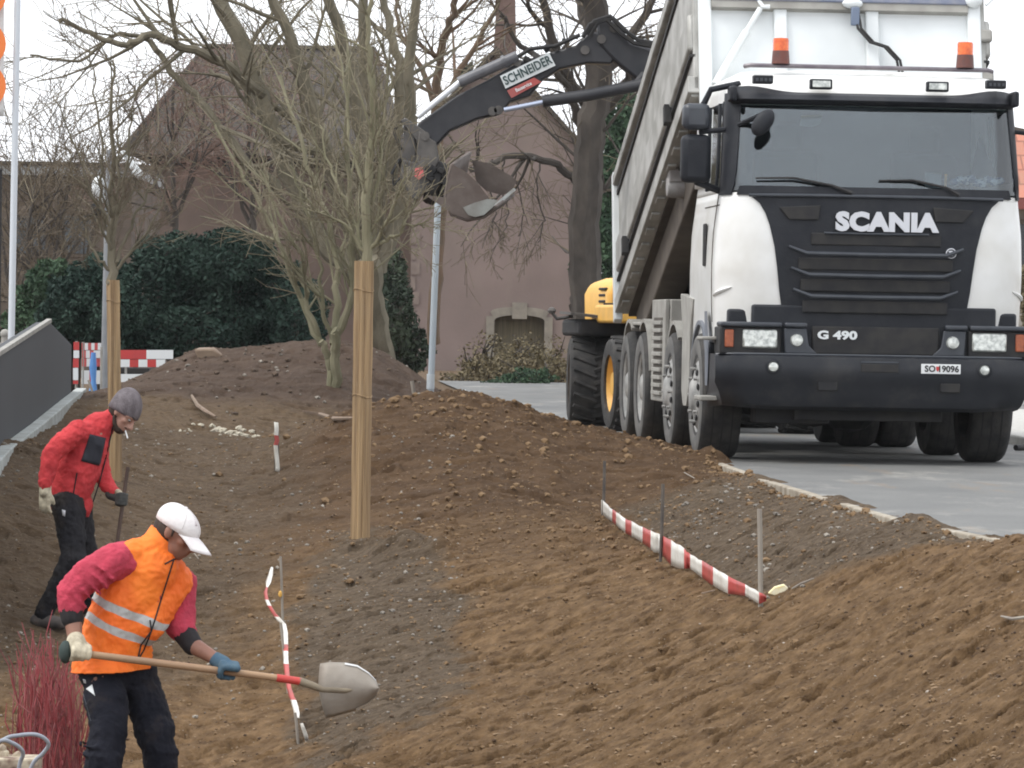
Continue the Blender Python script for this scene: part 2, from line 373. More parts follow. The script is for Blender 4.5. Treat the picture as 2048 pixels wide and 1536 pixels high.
    c_ = mix(mu.outputs[0], c_, rgb.outputs[0]); K(c_, b.inputs['Base Color'])
    n = N('ShaderNodeTexNoise'); n.inputs['Scale'].default_value = 28; n.inputs['Detail'].default_value = 8; n.inputs['Roughness'].default_value = .7; K(fa.outputs['Vector'], n.inputs['Vector'])
    bp = N('ShaderNodeBump'); bp.inputs['Strength'].default_value = 1; bp.inputs['Distance'].default_value = .05; K(n.outputs['Fac'], bp.inputs['Height']); K(bp.outputs[0], b.inputs['Normal'])
    me.materials.append(m); return o
ground = build_ground()
soilmat = ground.data.materials[0]

# road, kerb, back verge
rr = [3, 10, 15, 18, 20, 21, 22.5, 24, 25, 26.5, 28, 30, 32.3, 34, 36, 38, 40, 43, 46, 49, 52, 56, 60, 64, 68, 74, 80, 90]
mb = MB(); mb.grid([[(float(edge(y))-.02+(x*(16-float(edge(y)))), y, 0.0) for x in (0,.2,.5,1)] for y in rr])
M['asph'] = mat('asphalt', (.122,.123,.119), (.162,.162,.154), 1.4, .7, bump=.25, bscale=120, detail=8, stretch=(1,.6,1))
def dusty(m, colr, scale, lo, hi, amount, det=6, st=(1,1,1)):
    "blends patches of another colour over a material"
    nt = m.node_tree; b = nt.nodes['Principled BSDF']; N = nt.nodes.new; K = nt.links.new
    src = b.inputs['Base Color'].links[0].from_socket if b.inputs['Base Color'].links else None
    tc = N('ShaderNodeTexCoord'); mp = N('ShaderNodeMapping'); mp.inputs['Scale'].default_value = st; n = N('ShaderNodeTexNoise'); n.inputs['Scale'].default_value = scale; n.inputs['Detail'].default_value = det; n.inputs['Roughness'].default_value = .7
    K(tc.outputs['Object'], mp.inputs[0]); K(mp.outputs[0], n.inputs['Vector'])
    r = N('ShaderNodeMapRange'); r.inputs[1].default_value = lo; r.inputs[2].default_value = hi; r.inputs[4].default_value = amount; K(n.outputs['Fac'], r.inputs[0])
    x = N('ShaderNodeMixRGB'); K(r.outputs[0], x.inputs[0]); x.inputs[2].default_value = (*colr, 1)
    if src: K(src, x.inputs[1])
    else: x.inputs[1].default_value = b.inputs['Base Color'].default_value
    K(x.outputs[0], b.inputs['Base Color']); return m
dusty(M['asph'], (.42,.40,.35), 1.1, .55, .72, .75, 9, (1,.35,1)); dusty(M['asph'], (.06,.06,.06), 9, .66, .72, .6, 3); dusty(M['asph'], (.085,.085,.083), 45, .52, .62, .55, 3); dusty(M['asph'], (.20,.15,.10), .8, .57, .66, .5, 10, (2.5,.5,1))
tag(part('road', mb, M['asph'], smooth=False), kind='structure')
mb = MB()
ks = np.arange(20, 60, 1.0)
for y in ks:
    x0, x1 = float(edge(y)), float(edge(y+.985)); g = .01
    mb.prism([(x0-.03, y, -.15), (x0+.038, y, -.15), (x1+.038, y+.985, -.15), (x1-.03, y+.985, -.15)], (0, 0, .158+rnd.uniform(-.002,.002)))
M['kerb'] = mat('kerb_concrete', (.40,.36,.29), (.22,.18,.13), 7, .85, bump=.3)
tag(part('kerb', mb, M['kerb'], smooth=False, bevel=.008), kind='structure')
# ---------------------------------------------------------------- tipper truck  (local: x right in the photo, y back, z up)
TR = thing('dump_truck', 'white tipper truck with raised body and black grille parked on the asphalt', 'truck', (2.972, 36.1, 0), math.atan(.074)); TR.scale = (1.033, 1, 1)
def tp(name, mb, m, parent=None, **k): return part(name, mb, m, parent or TR, world=False, **k)
CZS = [.90, 1.30, 1.6, 1.9, 2.20, 2.32, 2.65, 2.98, 3.10, 3.20, 3.26]
CV0 = [.10, .07, .05, .05, .07, .10, .20, .31, .38, .55, .85]     # front face
CHW = [1.22, 1.24, 1.245, 1.235, 1.20, 1.19, 1.175, 1.16, 1.15, 1.10, .98]
CRR = [.38, .38, .38, .38, .36, .28, .24, .22, .2, .2, .2]
def cabpt(a, z, off=0):
    v0 = float(np.interp(z, CZS, CV0)); hw = float(np.interp(z, CZS, CHW)); r = float(np.interp(z, CZS, CRR))
    s = 1 if a >= 0 else -1; a = abs(a); fl = hw-r; bow = .05
    if a <= fl: x = a; y = v0+bow*(a/hw)**2; nx, ny = .08*a, -1
    else:
        q = min((a-fl)/r, math.pi/2); y0 = v0+bow*(fl/hw)**2
        x = fl+r*math.sin(q); y = y0+r*(1-math.cos(q)); nx, ny = math.sin(q), -math.cos(q)
        e = a-fl-r*math.pi/2
        if e > 0: y += e; nx, ny = 1, 0
    l = math.hypot(nx, ny)
    return (s*(x+off*nx/l), y+off*ny/l, z)
def acorner(z): 
    hw = float(np.interp(z, CZS, CHW)); r = float(np.interp(z, CZS, CRR)); return hw-r+r*math.pi/2
def cpatch(mb, zs, aL, aR, off, n=24, thick=0):
    "aL, aR functions of z"
    rows = [[cabpt(aL(z)+(aR(z)-aL(z))*k/n, z, off) for k in range(n+1)] for z in zs]
    mb.grid(rows)
    if thick:
        rows2 = [[cabpt(aL(z)+(aR(z)-aL(z))*k/n, z, off-thick) for k in range(n+1)] for z in zs]
        mb.grid(rows2)
        for i in (0, -1): mb.grid([rows[i], rows2[i]])
        mb.grid([[r[0] for r in rows], [r[0] for r in rows2]]); mb.grid([[r[-1] for r in rows], [r[-1] for r in rows2]])
    return mb
LB = 1.75                                    # cab length behind the corner
zs = list(np.linspace(.98, 2.22, 22))
mb = MB(); A = lambda z: acorner(z)+LB
cpatch(mb, zs, lambda z: -A(z), lambda z: A(z), 0, 90)
zt = [2.22, 2.26, 2.3, 2.35]; cpatch(mb, zt, lambda z: -A(z), lambda z: -acorner(z)+.02, 0, 30); cpatch(mb, zt, lambda z: acorner(z)-.02, lambda z: A(z), 0, 30)
zu = list(np.linspace(2.95, 3.26, 12)); cpatch(mb, zu, lambda z: -A(z), lambda z: A(z), 0, 90)
top = [cabpt(-A(3.26)+2*A(3.26)*k/90, 3.26) for k in range(91)]; mb.grid([top, [(p[0]*.2, 1.2+(p[1]-1.2)*.2, 3.30) for p in top]]); mb.add([(p[0]*.2, 1.2+(p[1]-1.2)*.2, 3.30) for p in top], [tuple(range(91))])
# rear wall and door pillars
mb.box((0, 2.16, 2.1), (2.3, .05, 2.3))
for s in (-1, 1):
    cpatch(mb, [2.3, 2.5, 2.7, 2.97], lambda z: s*(acorner(z)+1.05), lambda z: s*(A(z)), 0, 6)
cab = tp('cab', mb, M['white'], angle=50, fixn=False)
so = cab.modifiers.new('s', 'SOLIDIFY'); so.thickness = .03; so.offset = -1
dusty(M['white'], (.56,.55,.52), 3.5, .52, .85, .22, 8, (1,1,.6)); dusty(M['navy'], (.10,.09,.08), 2.2, .50, .75, .45, 9); dusty(M['black'], (.07,.065,.06), 2.6, .52, .8, .35, 9)
tp('cab_floor', MB().box((0, 1.2, 1.1), (2.2, 1.9, .2)), M['dark'], smooth=False)
# black front panel narrowing downwards
zb = [1.29, 1.42, 1.6, 1.78, 1.95, 2.05, 2.13, 2.19, 2.235]; ab = [.745, .765, .785, .81, .85, .885, .93, 1.0, 1.09]
mb = MB(); cpatch(mb, [1.05]+zb, lambda z: -np.interp(z, zb, ab), lambda z: np.interp(z, zb, ab), .014, 40, .03)
front = tp('front_panel', mb, M['black'])
# grille slats and recesses
for i, (z, hw) in enumerate(((1.93, .60), (1.725, .70), (1.55, .68), (1.375, .66))):
    mb = MB(); w0 = hw-.14
    if i: 
        mb.tube([(-hw, .02, z+.055), (-w0, -.005, z), (0, -.012, z-.004), (w0, -.005, z), (hw, .02, z+.055)], [.012, .018, .018, .018, .012], 8)
        tp('grille_slat', mb, M['trim'], front)
    mb = MB(); mb.box((0, .042, z-.085), (2*w0+.12, .03, .10)); tp('grille_opening', mb, M['dark'], front, smooth=False, bevel=.01)
for s in (-1, 1):
    mb = MB(); mb.prism([(s*.45, .035, 2.12), (s*.78, .055, 2.10), (s*.70, .05, 2.0), (s*.47, .035, 2.0)], (0, -.012, 0)); tp('air_intake', mb, M['dark'], front, smooth=False, bevel=.006)
mb = MB(); mb.tube([(-1.02, .075, 2.195), (-.5, .045, 2.20), (0, .04, 2.20), (.5, .045, 2.20), (1.02, .075, 2.195)], .014, 8); tp('panel_ridge', mb, M['trim'], front)
mb = MB(); mb.tube([(-.42, .02, 1.895), (0, .015, 1.892), (.42, .02, 1.895)], .010, 8); tp('panel_ridge', mb, M['trim'], front)
Mt = Matrix.Translation((.075, .012, 1.985)) @ Matrix.Rotation(R(90), 4, 'X')
tp('lettering', text_mb('SCANIA', .20, Mt, .0125, 1.09, .012), M['letter'], front, smooth=False)
mb = MB(); mb.lathe([(0, -.012), (.042, -.012), (.047, 0), (.047, .02)], (.60, .03, 1.745), (0, 1, 0), 24); bd = tp('badge', mb, M['trim'], front)
mb = MB(); mb.lathe([(.036, -.017), (.042, -.014), (.042, .0), (.036, 0)], (.60, .03, 1.745), (0, 1, 0), 24)
mb.prism([(.575, .012, 1.765), (.605, .012, 1.768), (.622, .012, 1.752), (.60, .012, 1.742), (.612, .012, 1.725), (.588, .012, 1.722), (.594, .012, 1.742)], (0, -.006, 0)); tp('emblem', mb, M['letter'], bd, smooth=False)
# windscreen and its frame
def wsz(n): return list(np.linspace(2.235, 3.0, n))
mb = MB(); cpatch(mb, wsz(10), lambda z: -(acorner(z)-.20), lambda z: acorner(z)-.16, .004, 30, .006); ws = tp('windscreen', mb, M['glass'], fixn=True)
mb = MB()
for s in (-1, 1): cpatch(mb, list(np.linspace(2.20, 3.05, 10)), lambda z: s*(acorner(z)-(.22 if s < 0 else .18)), lambda z: s*(acorner(z)+.02), .012, 8, .03)
cpatch(mb, [2.20, 2.25, 2.275], lambda z: -(acorner(z)-.28), lambda z: acorner(z)-.28, .014, 30, .03)
cpatch(mb, [2.955, 2.98, 3.05], lambda z: -(acorner(z)-.28), lambda z: acorner(z)-.28, .014, 30, .03)
tp('windscreen_frame', mb, M['black'])
for s in (-1, 1):
    mb = MB(); cpatch(mb, list(np.linspace(2.26, 2.98, 8)), lambda z: s*(acorner(z)+.02), lambda z: s*(acorner(z)+1.05), .004, 10, .006)
    so_ = tp('side_window', mb, M['sglass'])
    for a_ in (.03, .36, 1.04): tp('window_bar', MB().tube([cabpt(s*(acorner(z)+a_), z, .006) for z in np.linspace(2.26, 2.98, 6)], .014, 6), M['black'], so_)
    # door seam and handle, wheel-arch lip
    d = MB(); d.b2((s*1.236, 1.03, 1.62), (s*1.262, 1.15, 1.98)); tp('door_handle', d, M['dark'], bevel=.02)
    d = MB(); d.tube([cabpt(s*(acorner(z)+.10+.05*math.sin((z-1)*2)), z, .001) for z in np.linspace(1.15, 2.25, 10)], .006, 5); d.tube([cabpt(s*(acorner(2.2)+k*.2), 2.12, .001) for k in range(6)], .006, 5)
    tp('door_seam', d, M['under'])
    d = MB(); d.tube([cabpt(s*(acorner(1.36)-.30+k*.06), 1.44-.015*k, .004) for k in range(6)], [.004,.014,.018,.018,.014,.004], 6); tp('corner_crease', d, M['white'])
# interior
tp('dashboard', MB().b2((-1.0, .36, 2.0), (1.0, .8, 2.26)), M['dark'], bevel=.05)
for x in (-.55, .6): tp('seat', MB().b2((x-.27, 1.35, 1.5), (x+.27, 1.55, 2.62)).b2((x-.13, 1.38, 2.6), (x+.13, 1.5, 2.85)), M['dark'], bevel=.06)
mb = MB(); mb.lathe([(.21+.018*math.cos(q), .018*math.sin(q)) for q in np.linspace(0, 2*math.pi, 9)], (.62, .62, 2.30), (0, -.35, 1), 28, True); mb.tube([(.62, .62, 2.28), (.62, .75, 2.1)], .04, 8); mb.box((.62, .62, 2.29), (.4, .05, .03)); tp('steering_wheel', mb, M['black'])
M['curt'] = mat('interior_cloth', (.05,.055,.06), (.08,.085,.09), 5, .9)
tp('cab_lining', MB().box((0, 2.1, 2.6), (2.2, .03, .9)), M['curt'], smooth=False)
M['bluec'] = mat('blue_white_cloth', (.03,.12,.30), (.75,.80,.85), 22, .8, lo=.46, hi=.54, detail=1)
mb = MB()
for k in range(9): mb.ball((.66+k*.045, .27+rnd.uniform(-.02,.02), 2.345+rnd.uniform(-.02,.03)), (.045, .04, .035), 8)
sc_ = part('scarf', mb, M['bluec'], TR, world=False); 
mb = MB(); mb.prism([(.78, .31, 2.36), (.84, .33, 2.62), (.87, .35, 2.76), (.92, .33, 2.60), (1.02, .32, 2.40)], (0, .012, 0)); tp('dark_reflection', mb, M['dark'], smooth=False)  # dark triangular plate behind the glass, standing in for a windscreen reflection
tp('sticker', MB().b2((.40, .135, 2.285), (.53, .141, 2.41)), mat('paper_grey', (.30,.32,.33)), ws, smooth=False)
tp('sticker', MB().b2((.555, .135, 2.30), (.575, .141, 2.40)), M['yellow'], ws, smooth=False)
mb = MB(); mb.prism([(-.60, .275, 2.78), (-.585, .275, 2.865), (-.42, .275, 2.87), (-.43, .275, 2.80), (-.50, .275, 2.77)], (0, .004, 0)); tp('sticker', mb, mat('paper_grey2', (.20,.22,.215)), ws, smooth=False)
# sun visor, roof, lamps
mb = MB(); vis = []
for z, o in ((2.955, .07), (2.995, .12), (3.03, .10), (3.058, .03)):
    vis.append([(x, cabpt(x, z)[1]-o+.02*abs(x), z+(.05*math.exp(-((abs(x)-1.0)/.22)**2) if z > 3.04 else 0)) for x in np.linspace(-1.14, 1.14, 34)])
mb.grid(vis); visor = tp('sun_visor', mb, M['black'], fixn=False); s_ = visor.modifiers.new('s', 'SOLIDIFY'); s_.thickness = .02
for s in (-1, 1):
    tp('visor_end', MB().b2((s*1.11, .22, 2.97), (s*1.165, .45, 3.10)), M['black'], visor, bevel=.02)
for x, w_ in ((-.90, .16), (.98, .16)):
    d = MB(); d.b2((x-w_/2, .24, 3.12), (x+w_/2, .34, 3.19)); l = tp('marker_lamp', d, M['black'], visor, bevel=.01)
    d = MB(); [d.b2((x-.06+k*.035, .232, 3.14), (x-.04+k*.035, .242, 3.165)) for k in range(4)]; tp('lens', d, M['trim'], l, smooth=False)
for x in (-.43, .51):
    d = MB(); d.b2((x-.09, .26, 3.085), (x+.09, .34, 3.17)); l = tp('spot_lamp', d, M['black'], visor, bevel=.012)
    d = MB(); d.b2((x-.072, .250, 3.10), (x+.072, .262, 3.155)); tp('lens', d, M['lens'], l, smooth=False, bevel=.004)
mb = MB(); mb.tube([(-.99, .75, 3.29), (-.95, .7, 3.297), (.99, .7, 3.297), (1.03, .75, 3.29)], .019, 10)
bar = tp('roof_bar', mb, mat('bar_steel', (.15,.13,.15), (.22,.20,.21), 9, .4, metal=.5))
for x in (-.705, .80):
    d = MB(); d.lathe([(.074, 0), (.070, .06), (.066, .11), (0, .11)], (x, .7, 3.312), (0, 0, 1), 20); bb = tp('beacon', d, M['orangeb'], bar)
    d = MB(); d.lathe([(.064, .10), (.064, .20), (.058, .215), (0, .22)], (x, .7, 3.312), (0, 0, 1), 20); tp('lens', d, M['orange'], bb)
# wipers
for x0, x1, x2 in ((-.97, -.36, -.20), (.02, .56, .66)):
    d = MB(); d.tube([(x0, .082, 2.335), ((x0+x1)/2, .078, 2.342), (x1, .06, 2.285), (x2, .04, 2.225)], [.008, .011, .013, .02], 6)
    tp('wiper', d, M['dark'])
# mirrors
def mirror(s, short=False):
    d = MB(); x = -1.40 if s < 0 else 1.40
    d.b2((x-.125, .40, 2.30), (x+.115, .58, 2.70)); mm = tp('mirror', d, M['black'], bevel=.05)
    d = MB(); d.b2((x-.12, .38, 2.735), (x+.10, .55, 2.955)); tp('wide_mirror', d, M['trim'], mm, bevel=.045)
    d = MB(); d.tube([(x+.02, .47, 2.72), (x+s*-.12, .42, 2.73), (s*1.12, .46, 2.75)], .022, 8)
    tp('mirror_arm', MB().tube([(x+.05, .47, 2.95), (x-s*.10, .42, 3.07), (s*1.06, .5, 3.13)], .026, 8), M['black'], mm); tp('mirror_arm', MB().tube([(x, .47, 2.31), (s*1.2, .55, 2.24)], .03, 8), M['black'], mm)
    tp('mirror_arm', d, M['black'], mm)
mirror(-1)
d = MB(); d.b2((1.30, .48, 2.30), (1.36, .66, 2.42)); d.tube([(1.14, .5, 2.78), (1.5, .40, 2.74)], .02, 8); d.b2((1.46, .38, 2.3), (1.70, .55, 2.72)); tp('mirror', d, M['black'], bevel=.02)
d = MB(); d.tube([(-1.08, .32, 2.78), (-.92, .10, 2.86), (-.84, .10, 2.885)], .022, 8); d.ball((-.92, .06, 2.79), (.075, .05, .125), 14, Matrix.Rotation(R(35), 3, 'Y')); tp('kerb_mirror', d, M['black'])
# lower front: headlight band, step lip, bumper
mb = MB(); mb.b2((-.98, .06, .88), (.98, .5, 1.30)); mb.b2((-1.16, .14, 1.10), (1.16, .6, 1.26)); lf = tp('lower_front', mb, M['black'], bevel=.02)
for x0, x1 in ((-1.235, -.745), (-.725, -.545), (.56, .74), (.76, 1.25)): tp('step_lip', MB().b2((x0, -.02, 1.115), (x1, .3, 1.155)), M['trim'], lf, bevel=.014)
mb = MB(); mb.b2((-.50, .035, .90), (.52, .08, 1.13)); tp('centre_panel', mb, M['dark'], lf, bevel=.012)
for s in (-1, 1):
    mb = MB(); mb.b2((s*.75, .015, .89), (s*1.24, .4, 1.115)); hb = tp('headlight', mb, M['dark'], bevel=.015)
    mb = MB(); mb.b2((s*.78, -.004, .94), (s*1.06, .03, 1.095)); tp('lens', mb, M['lens'], hb, bevel=.02)
    mb = MB(); mb.b2((s*1.13, -.004, .945), (s*1.20, .03, 1.09)); tp('indicator', mb, mat('dull_amber', (.40,.11,.045), (.28,.08,.04), 30, .4), hb, bevel=.01)
    mb = MB(); mb.prism([(s*.73, .03, 1.11), (s*.55, .03, 1.11), (s*.53, .03, .97), (s*.46, .03, .90), (s*.72, .03, .90)], (0, -.03, 0)); fp = tp('lamp_panel', mb, M['trim'], bevel=.01)
    mb = MB(); mb.lathe([(0, -.02), (.045, -.018), (.055, 0), (.055, .02)], (s*.625, -.004, 1.01), (0, 1, 0), 20); tp('fog_lamp', mb, M['lens'], fp)
bp = MB(); prof = [(-.02, .89), (-.06, .875), (-.075, .80), (-.075, .70), (-.045, .66), (-.03, .56), (.02, .47), (.10, .44)]
bp.grid([[(x*(1-.06*max(0, .66-z)/.22*abs(x/1.27)), y+.10*max(0, (abs(x)-1.05)/.22)**2, z-(0 if z > .6 else -.06*max(0, abs(x)-.85))) for x in np.linspace(-1.27, 1.27, 40)] for y, z in prof])
for s in (-1, 1): bp.grid([[(s*1.27*(1-.06*max(0, .66-z)/.22), .10+y, z-(0 if z > .6 else -.025)) for y, z in prof], [(s*1.25, .75, z) for y, z in prof]])
bp.grid([[(x, -.02, .89) for x in np.linspace(-1.25, 1.25, 10)], [(x, .5, .90) for x in np.linspace(-1.25, 1.25, 10)]])
bump = tp('bumper', bp, M['navy'], fixn=True)
tp('bumper_edge', MB().tube([(-1.26, .07, .885), (-1.1, -.02, .893), (1.1, -.02, .893), (1.26, .07, .885)], .012, 6), M['trim'], bump)
for x in (-.82, .87):
    d = MB(); d.lathe([(0, -.02), (.035, -.016), (.045, 0)], (x, -.075, .79), (0, 1, 0), 18); l = tp('fog_lamp', d, M['lens'], bump)
    d = MB(); d.lathe([(.046, -.012), (.066, -.004), (.066, .01), (.046, .01)], (x, -.075, .79), (0, 1, 0), 18, True); tp('lamp_ring', d, M['black'], l)
mb = MB(); mb.b2((-.12, -.082, .76), (.18, -.06, .825)); tp('tow_hatch', mb, M['dark'], bump, smooth=False, bevel=.004)
mb = MB(); mb.b2((-.12, -.078, .835), (.18, -.07, .85)); tp('hatch_edge', mb, M['trim'], bump, smooth=False)
mb = MB(); mb.b2((.36, -.095, .755), (.675, -.078, .835)); pl = tp('licence_plate', mb, M['plate'], bump, smooth=False, bevel=.003)
Mt = Matrix.Translation((.43, -.097, .794)) @ Matrix.Rotation(R(90), 4, 'X'); tp('characters', text_mb('SO', .072, Mt, .002, .95, .001), M['dark'], pl, smooth=False)
Mt = Matrix.Translation((.575, -.097, .794)) @ Matrix.Rotation(R(90), 4, 'X'); tp('characters', text_mb('19096', .072, Mt, .002, .95, .001), M['dark'], pl, smooth=False)
mb = MB(); mb.prism([(.478, -.0955, .815), (.502, -.0955, .815), (.502, -.0955, .79), (.49, -.0955, .772), (.478, -.0955, .79)], (0, -.002, 0)); tp('shield', mb, M['red'], pl, smooth=False)
Mt = Matrix.Translation((-.30, .028, 1.055)) @ Matrix.Rotation(R(90), 4, 'X'); tp('model_lettering', text_mb('G 490', .092, Mt, .004, 1.35, .006), M['signw'], lf, smooth=False)
for x in (-.38,.6):
    tp('bumper_slot', MB().b2((x-.08, -.062, .60), (x+.08, -.03, .68)), M['dark'], bump, bevel=.01)
tp('step', MB().b2((-1.36, .25, .50), (-1.22, .7, .54)), M['fend'], bevel=.01); tp('step', MB().b2((-1.36, .25, 1.0), (-1.22, .6, 1.03)), M['fend'], bevel=.01)
# chassis
mb = MB(); mb.b2((-.45, .5, .75), (-.35, 8.9, 1.05)); mb.b2((.35, .5, .75), (.45, 8.9, 1.05)); mb.b2((-.6, .3, .35), (.6, 1.2, 1.0)); mb.b2((-.9, .4, .32), (-.3, .7, .45)); mb.b2((-.42, 1.2, .42), (.42, 2.1, .9))
for v in (1.35, 3.4, 6.0, 7.4): mb.tube([(-.9, v, .52), (.9, v, .52)], .09, 10); mb.ball((0, v, .5), (.28, .3, .27), 12)
mb.b2((-1.05, 3.9, .6), (-.5, 5.2, 1.15)); mb.b2((.5, 3.9, .45), (1.1, 5.3, 1.15)); mb.b2((-1.1, 2.0, 1.0), (1.1, 2.6, 1.5)); mb.b2((-1.0, 5.3, 1.05), (1.0, 8.2, 1.28))
tp('chassis', mb, M['dark'], smooth=False, bevel=.01)
# wheels
def truck_wheel(x, v, s, dual=False):
    r, wd = .53, .315
    prof = [(r*.60, 0), (r*.70, -.012), (r*.88, -.016), (r*.95, 0), (r*.985, .02), (r, .05), (r, wd-.05), (r*.985, wd-.02), (r*.95, wd), (r*.6, wd)]
    d = MB(); d.lathe([(a, -s*b) for a, b in prof], (x, v, r), (1, 0, 0), 56, True)
    ty = tp('wheel', d, M['rubber'], angle=35)
    d = MB(); d.lathe([(r*.61, -s*.0), (r*.72, s*.0165), (r*.87, s*.0175), (r*.93, s*.008)], (x, v, r), (1, 0, 0), 56); tp('sidewall', d, M['tyreside'], ty)
    d = MB()
    if dual: pr = [(r*.61, 0), (r*.55, -.02), (r*.50, -.13), (.19, -.15), (.16, -.04), (.10, .0), (0, .01)]
    else: pr = [(r*.61, 0), (r*.56, -.015), (r*.52, .0), (.20, .018), (.15, .022), (.125, .045), (.105, .055), (0, .058)]
    d.lathe([(a, s*b) for a, b in pr], (x, v, r), (1, 0, 0), 40)
    for k in range(10):
        q = k*math.pi/5; rr_ = .235 if not dual else .22
        d.tube([(x+s*(.02 if not dual else -.15), v+math.cos(q)*rr_, r+math.sin(q)*rr_), (x+s*(.05 if not dual else -.11), v+math.cos(q)*rr_, r+math.sin(q)*rr_)], .016, 6)
    tp('rim', d, M['rim'], ty)
    if not dual:
        d = MB(); 
        for k in range(10):
            q = (k+.5)*math.pi/5; d.ball((x+s*.018, v+math.cos(q)*.235, r+math.sin(q)*.235), (.012, .03, .03), 8)
        tp('rim_hole', d, M['dark'], ty)
    d = MB()                                                          # tread grooves as thin dark rings
    for g in (.08, .16, .24): d.lathe([(r+.003, -s*(g-.006)), (r+.003, -s*(g+.006)), (r-.01, -s*(g+.006)), (r-.01, -s*(g-.006))], (x, v, r), (1, 0, 0), 48, True)
    tp('tread_groove', d, M['dark'], ty)
for s in (-1, 1):
    for v, du in ((1.35, False), (3.4, False), (6.0, True), (7.4, True)):
        truck_wheel(s*1.265, v, s, du)
        if du: truck_wheel(s*.90, v, s, True)
# fenders on both sides
def arch(v, x0, x1, r, a0, a1, m, name='mudguard', th=.035, n=16):
    rows = []
    for k in range(n+1):
        q = R(a0+(a1-a0)*k/n); cy, cz = math.cos(q), math.sin(q)
        rows.append([(x0, v-cy*r, .53+cz*r), (x1, v-cy*r, .53+cz*r), (x1, v-cy*(r+th), .53+cz*(r+th)), (x0, v-cy*(r+th), .53+cz*(r+th)), (x0, v-cy*r, .53+cz*r)])
    d = MB(); d.grid(rows); d.add(rows[0][:4], [(0,1,2,3)]); d.add(rows[-1][:4], [(0,1,2,3)])
    tp(name, d, m)
for s in (-1, 1):
    arch(1.35, s*.90, s*1.26, .60, 20, 175, M['fendb'])
    d = MB(); rows = []
    for k in range(9):
        t = k/8; rows.append([(s*1.265, .62+.10*t-.1*math.sin(t*3), .62+t*.62), (s*1.262, .80+.12*t, .62+t*.62)])
    d.grid(rows); tp('arch_trim', d, M['fendb'])
    d = MB(); d.b2((s*1.0, 2.05, 1.15), (s*1.235, 2.35, 1.30)); d.prism([(s*1.255, 2.22, .42), (s*1.255, 2.05, .60), (s*1.255, 2.02, 1.1), (s*1.255, 1.85, 1.35), (s*1.255, 2.8, 1.40), (s*1.255, 2.62, 1.1), (s*1.255, 2.62, .55), (s*1.255, 2.48, .42)], (-s*.06, 0, 0)); d.b2((s*.95, 2.04, .5), (s*1.2, 2.05, 1.15)); tp('wheel_fairing', d, M['fend'], bevel=.015)
    arch(3.4, s*.90, s*1.25, .60, 50, 150, M['fend'])
    # louvered side panel
    d = MB(); d.b2((s*1.20, 4.15, .42), (s*1.245, 5.25, 1.36)); d.b2((s*.75, 4.1, .42), (s*1.2, 4.13, 1.36)); d.b2((s*.7, 4.12, 1.30), (s*1.2, 5.3, 1.36)); lp = tp('side_panel', d, M['fend'], bevel=.01)
    d = MB()
    for k in range(10): d.b2((s*1.235, 4.32, .48+k*.072), (s*1.268, 5.05, .515+k*.072))
    tp('louvre', d, M['fend'], lp, smooth=False, bevel=.005)
    d = MB()
    for k in range(10): d.b2((s*1.24, 4.32, .52+k*.072), (s*1.2485, 5.05, .545+k*.072))
    tp('louvre_gap', d, M['under'], lp, smooth=False)
    # front facing plate with louvres (what the camera sees between the wheels)
    d = MB()
    for k in range(10): d.b2((s*.86, 4.075, .48+k*.072), (s*1.19, 4.10, .515+k*.072))
    tp('louvre', d, M['fend'], lp, smooth=False, bevel=.005)
    arch(6.0, s*.70, s*1.25, .62, 15, 120, M['fend']); arch(7.4, s*.70, s*1.25, .62, 60, 165, M['fend'])
    d = MB(); d.b2((s*.70, 6.2, 1.12), (s*1.24, 7.2, 1.155)); tp('mudguard', d, M['fend'], bevel=.01)
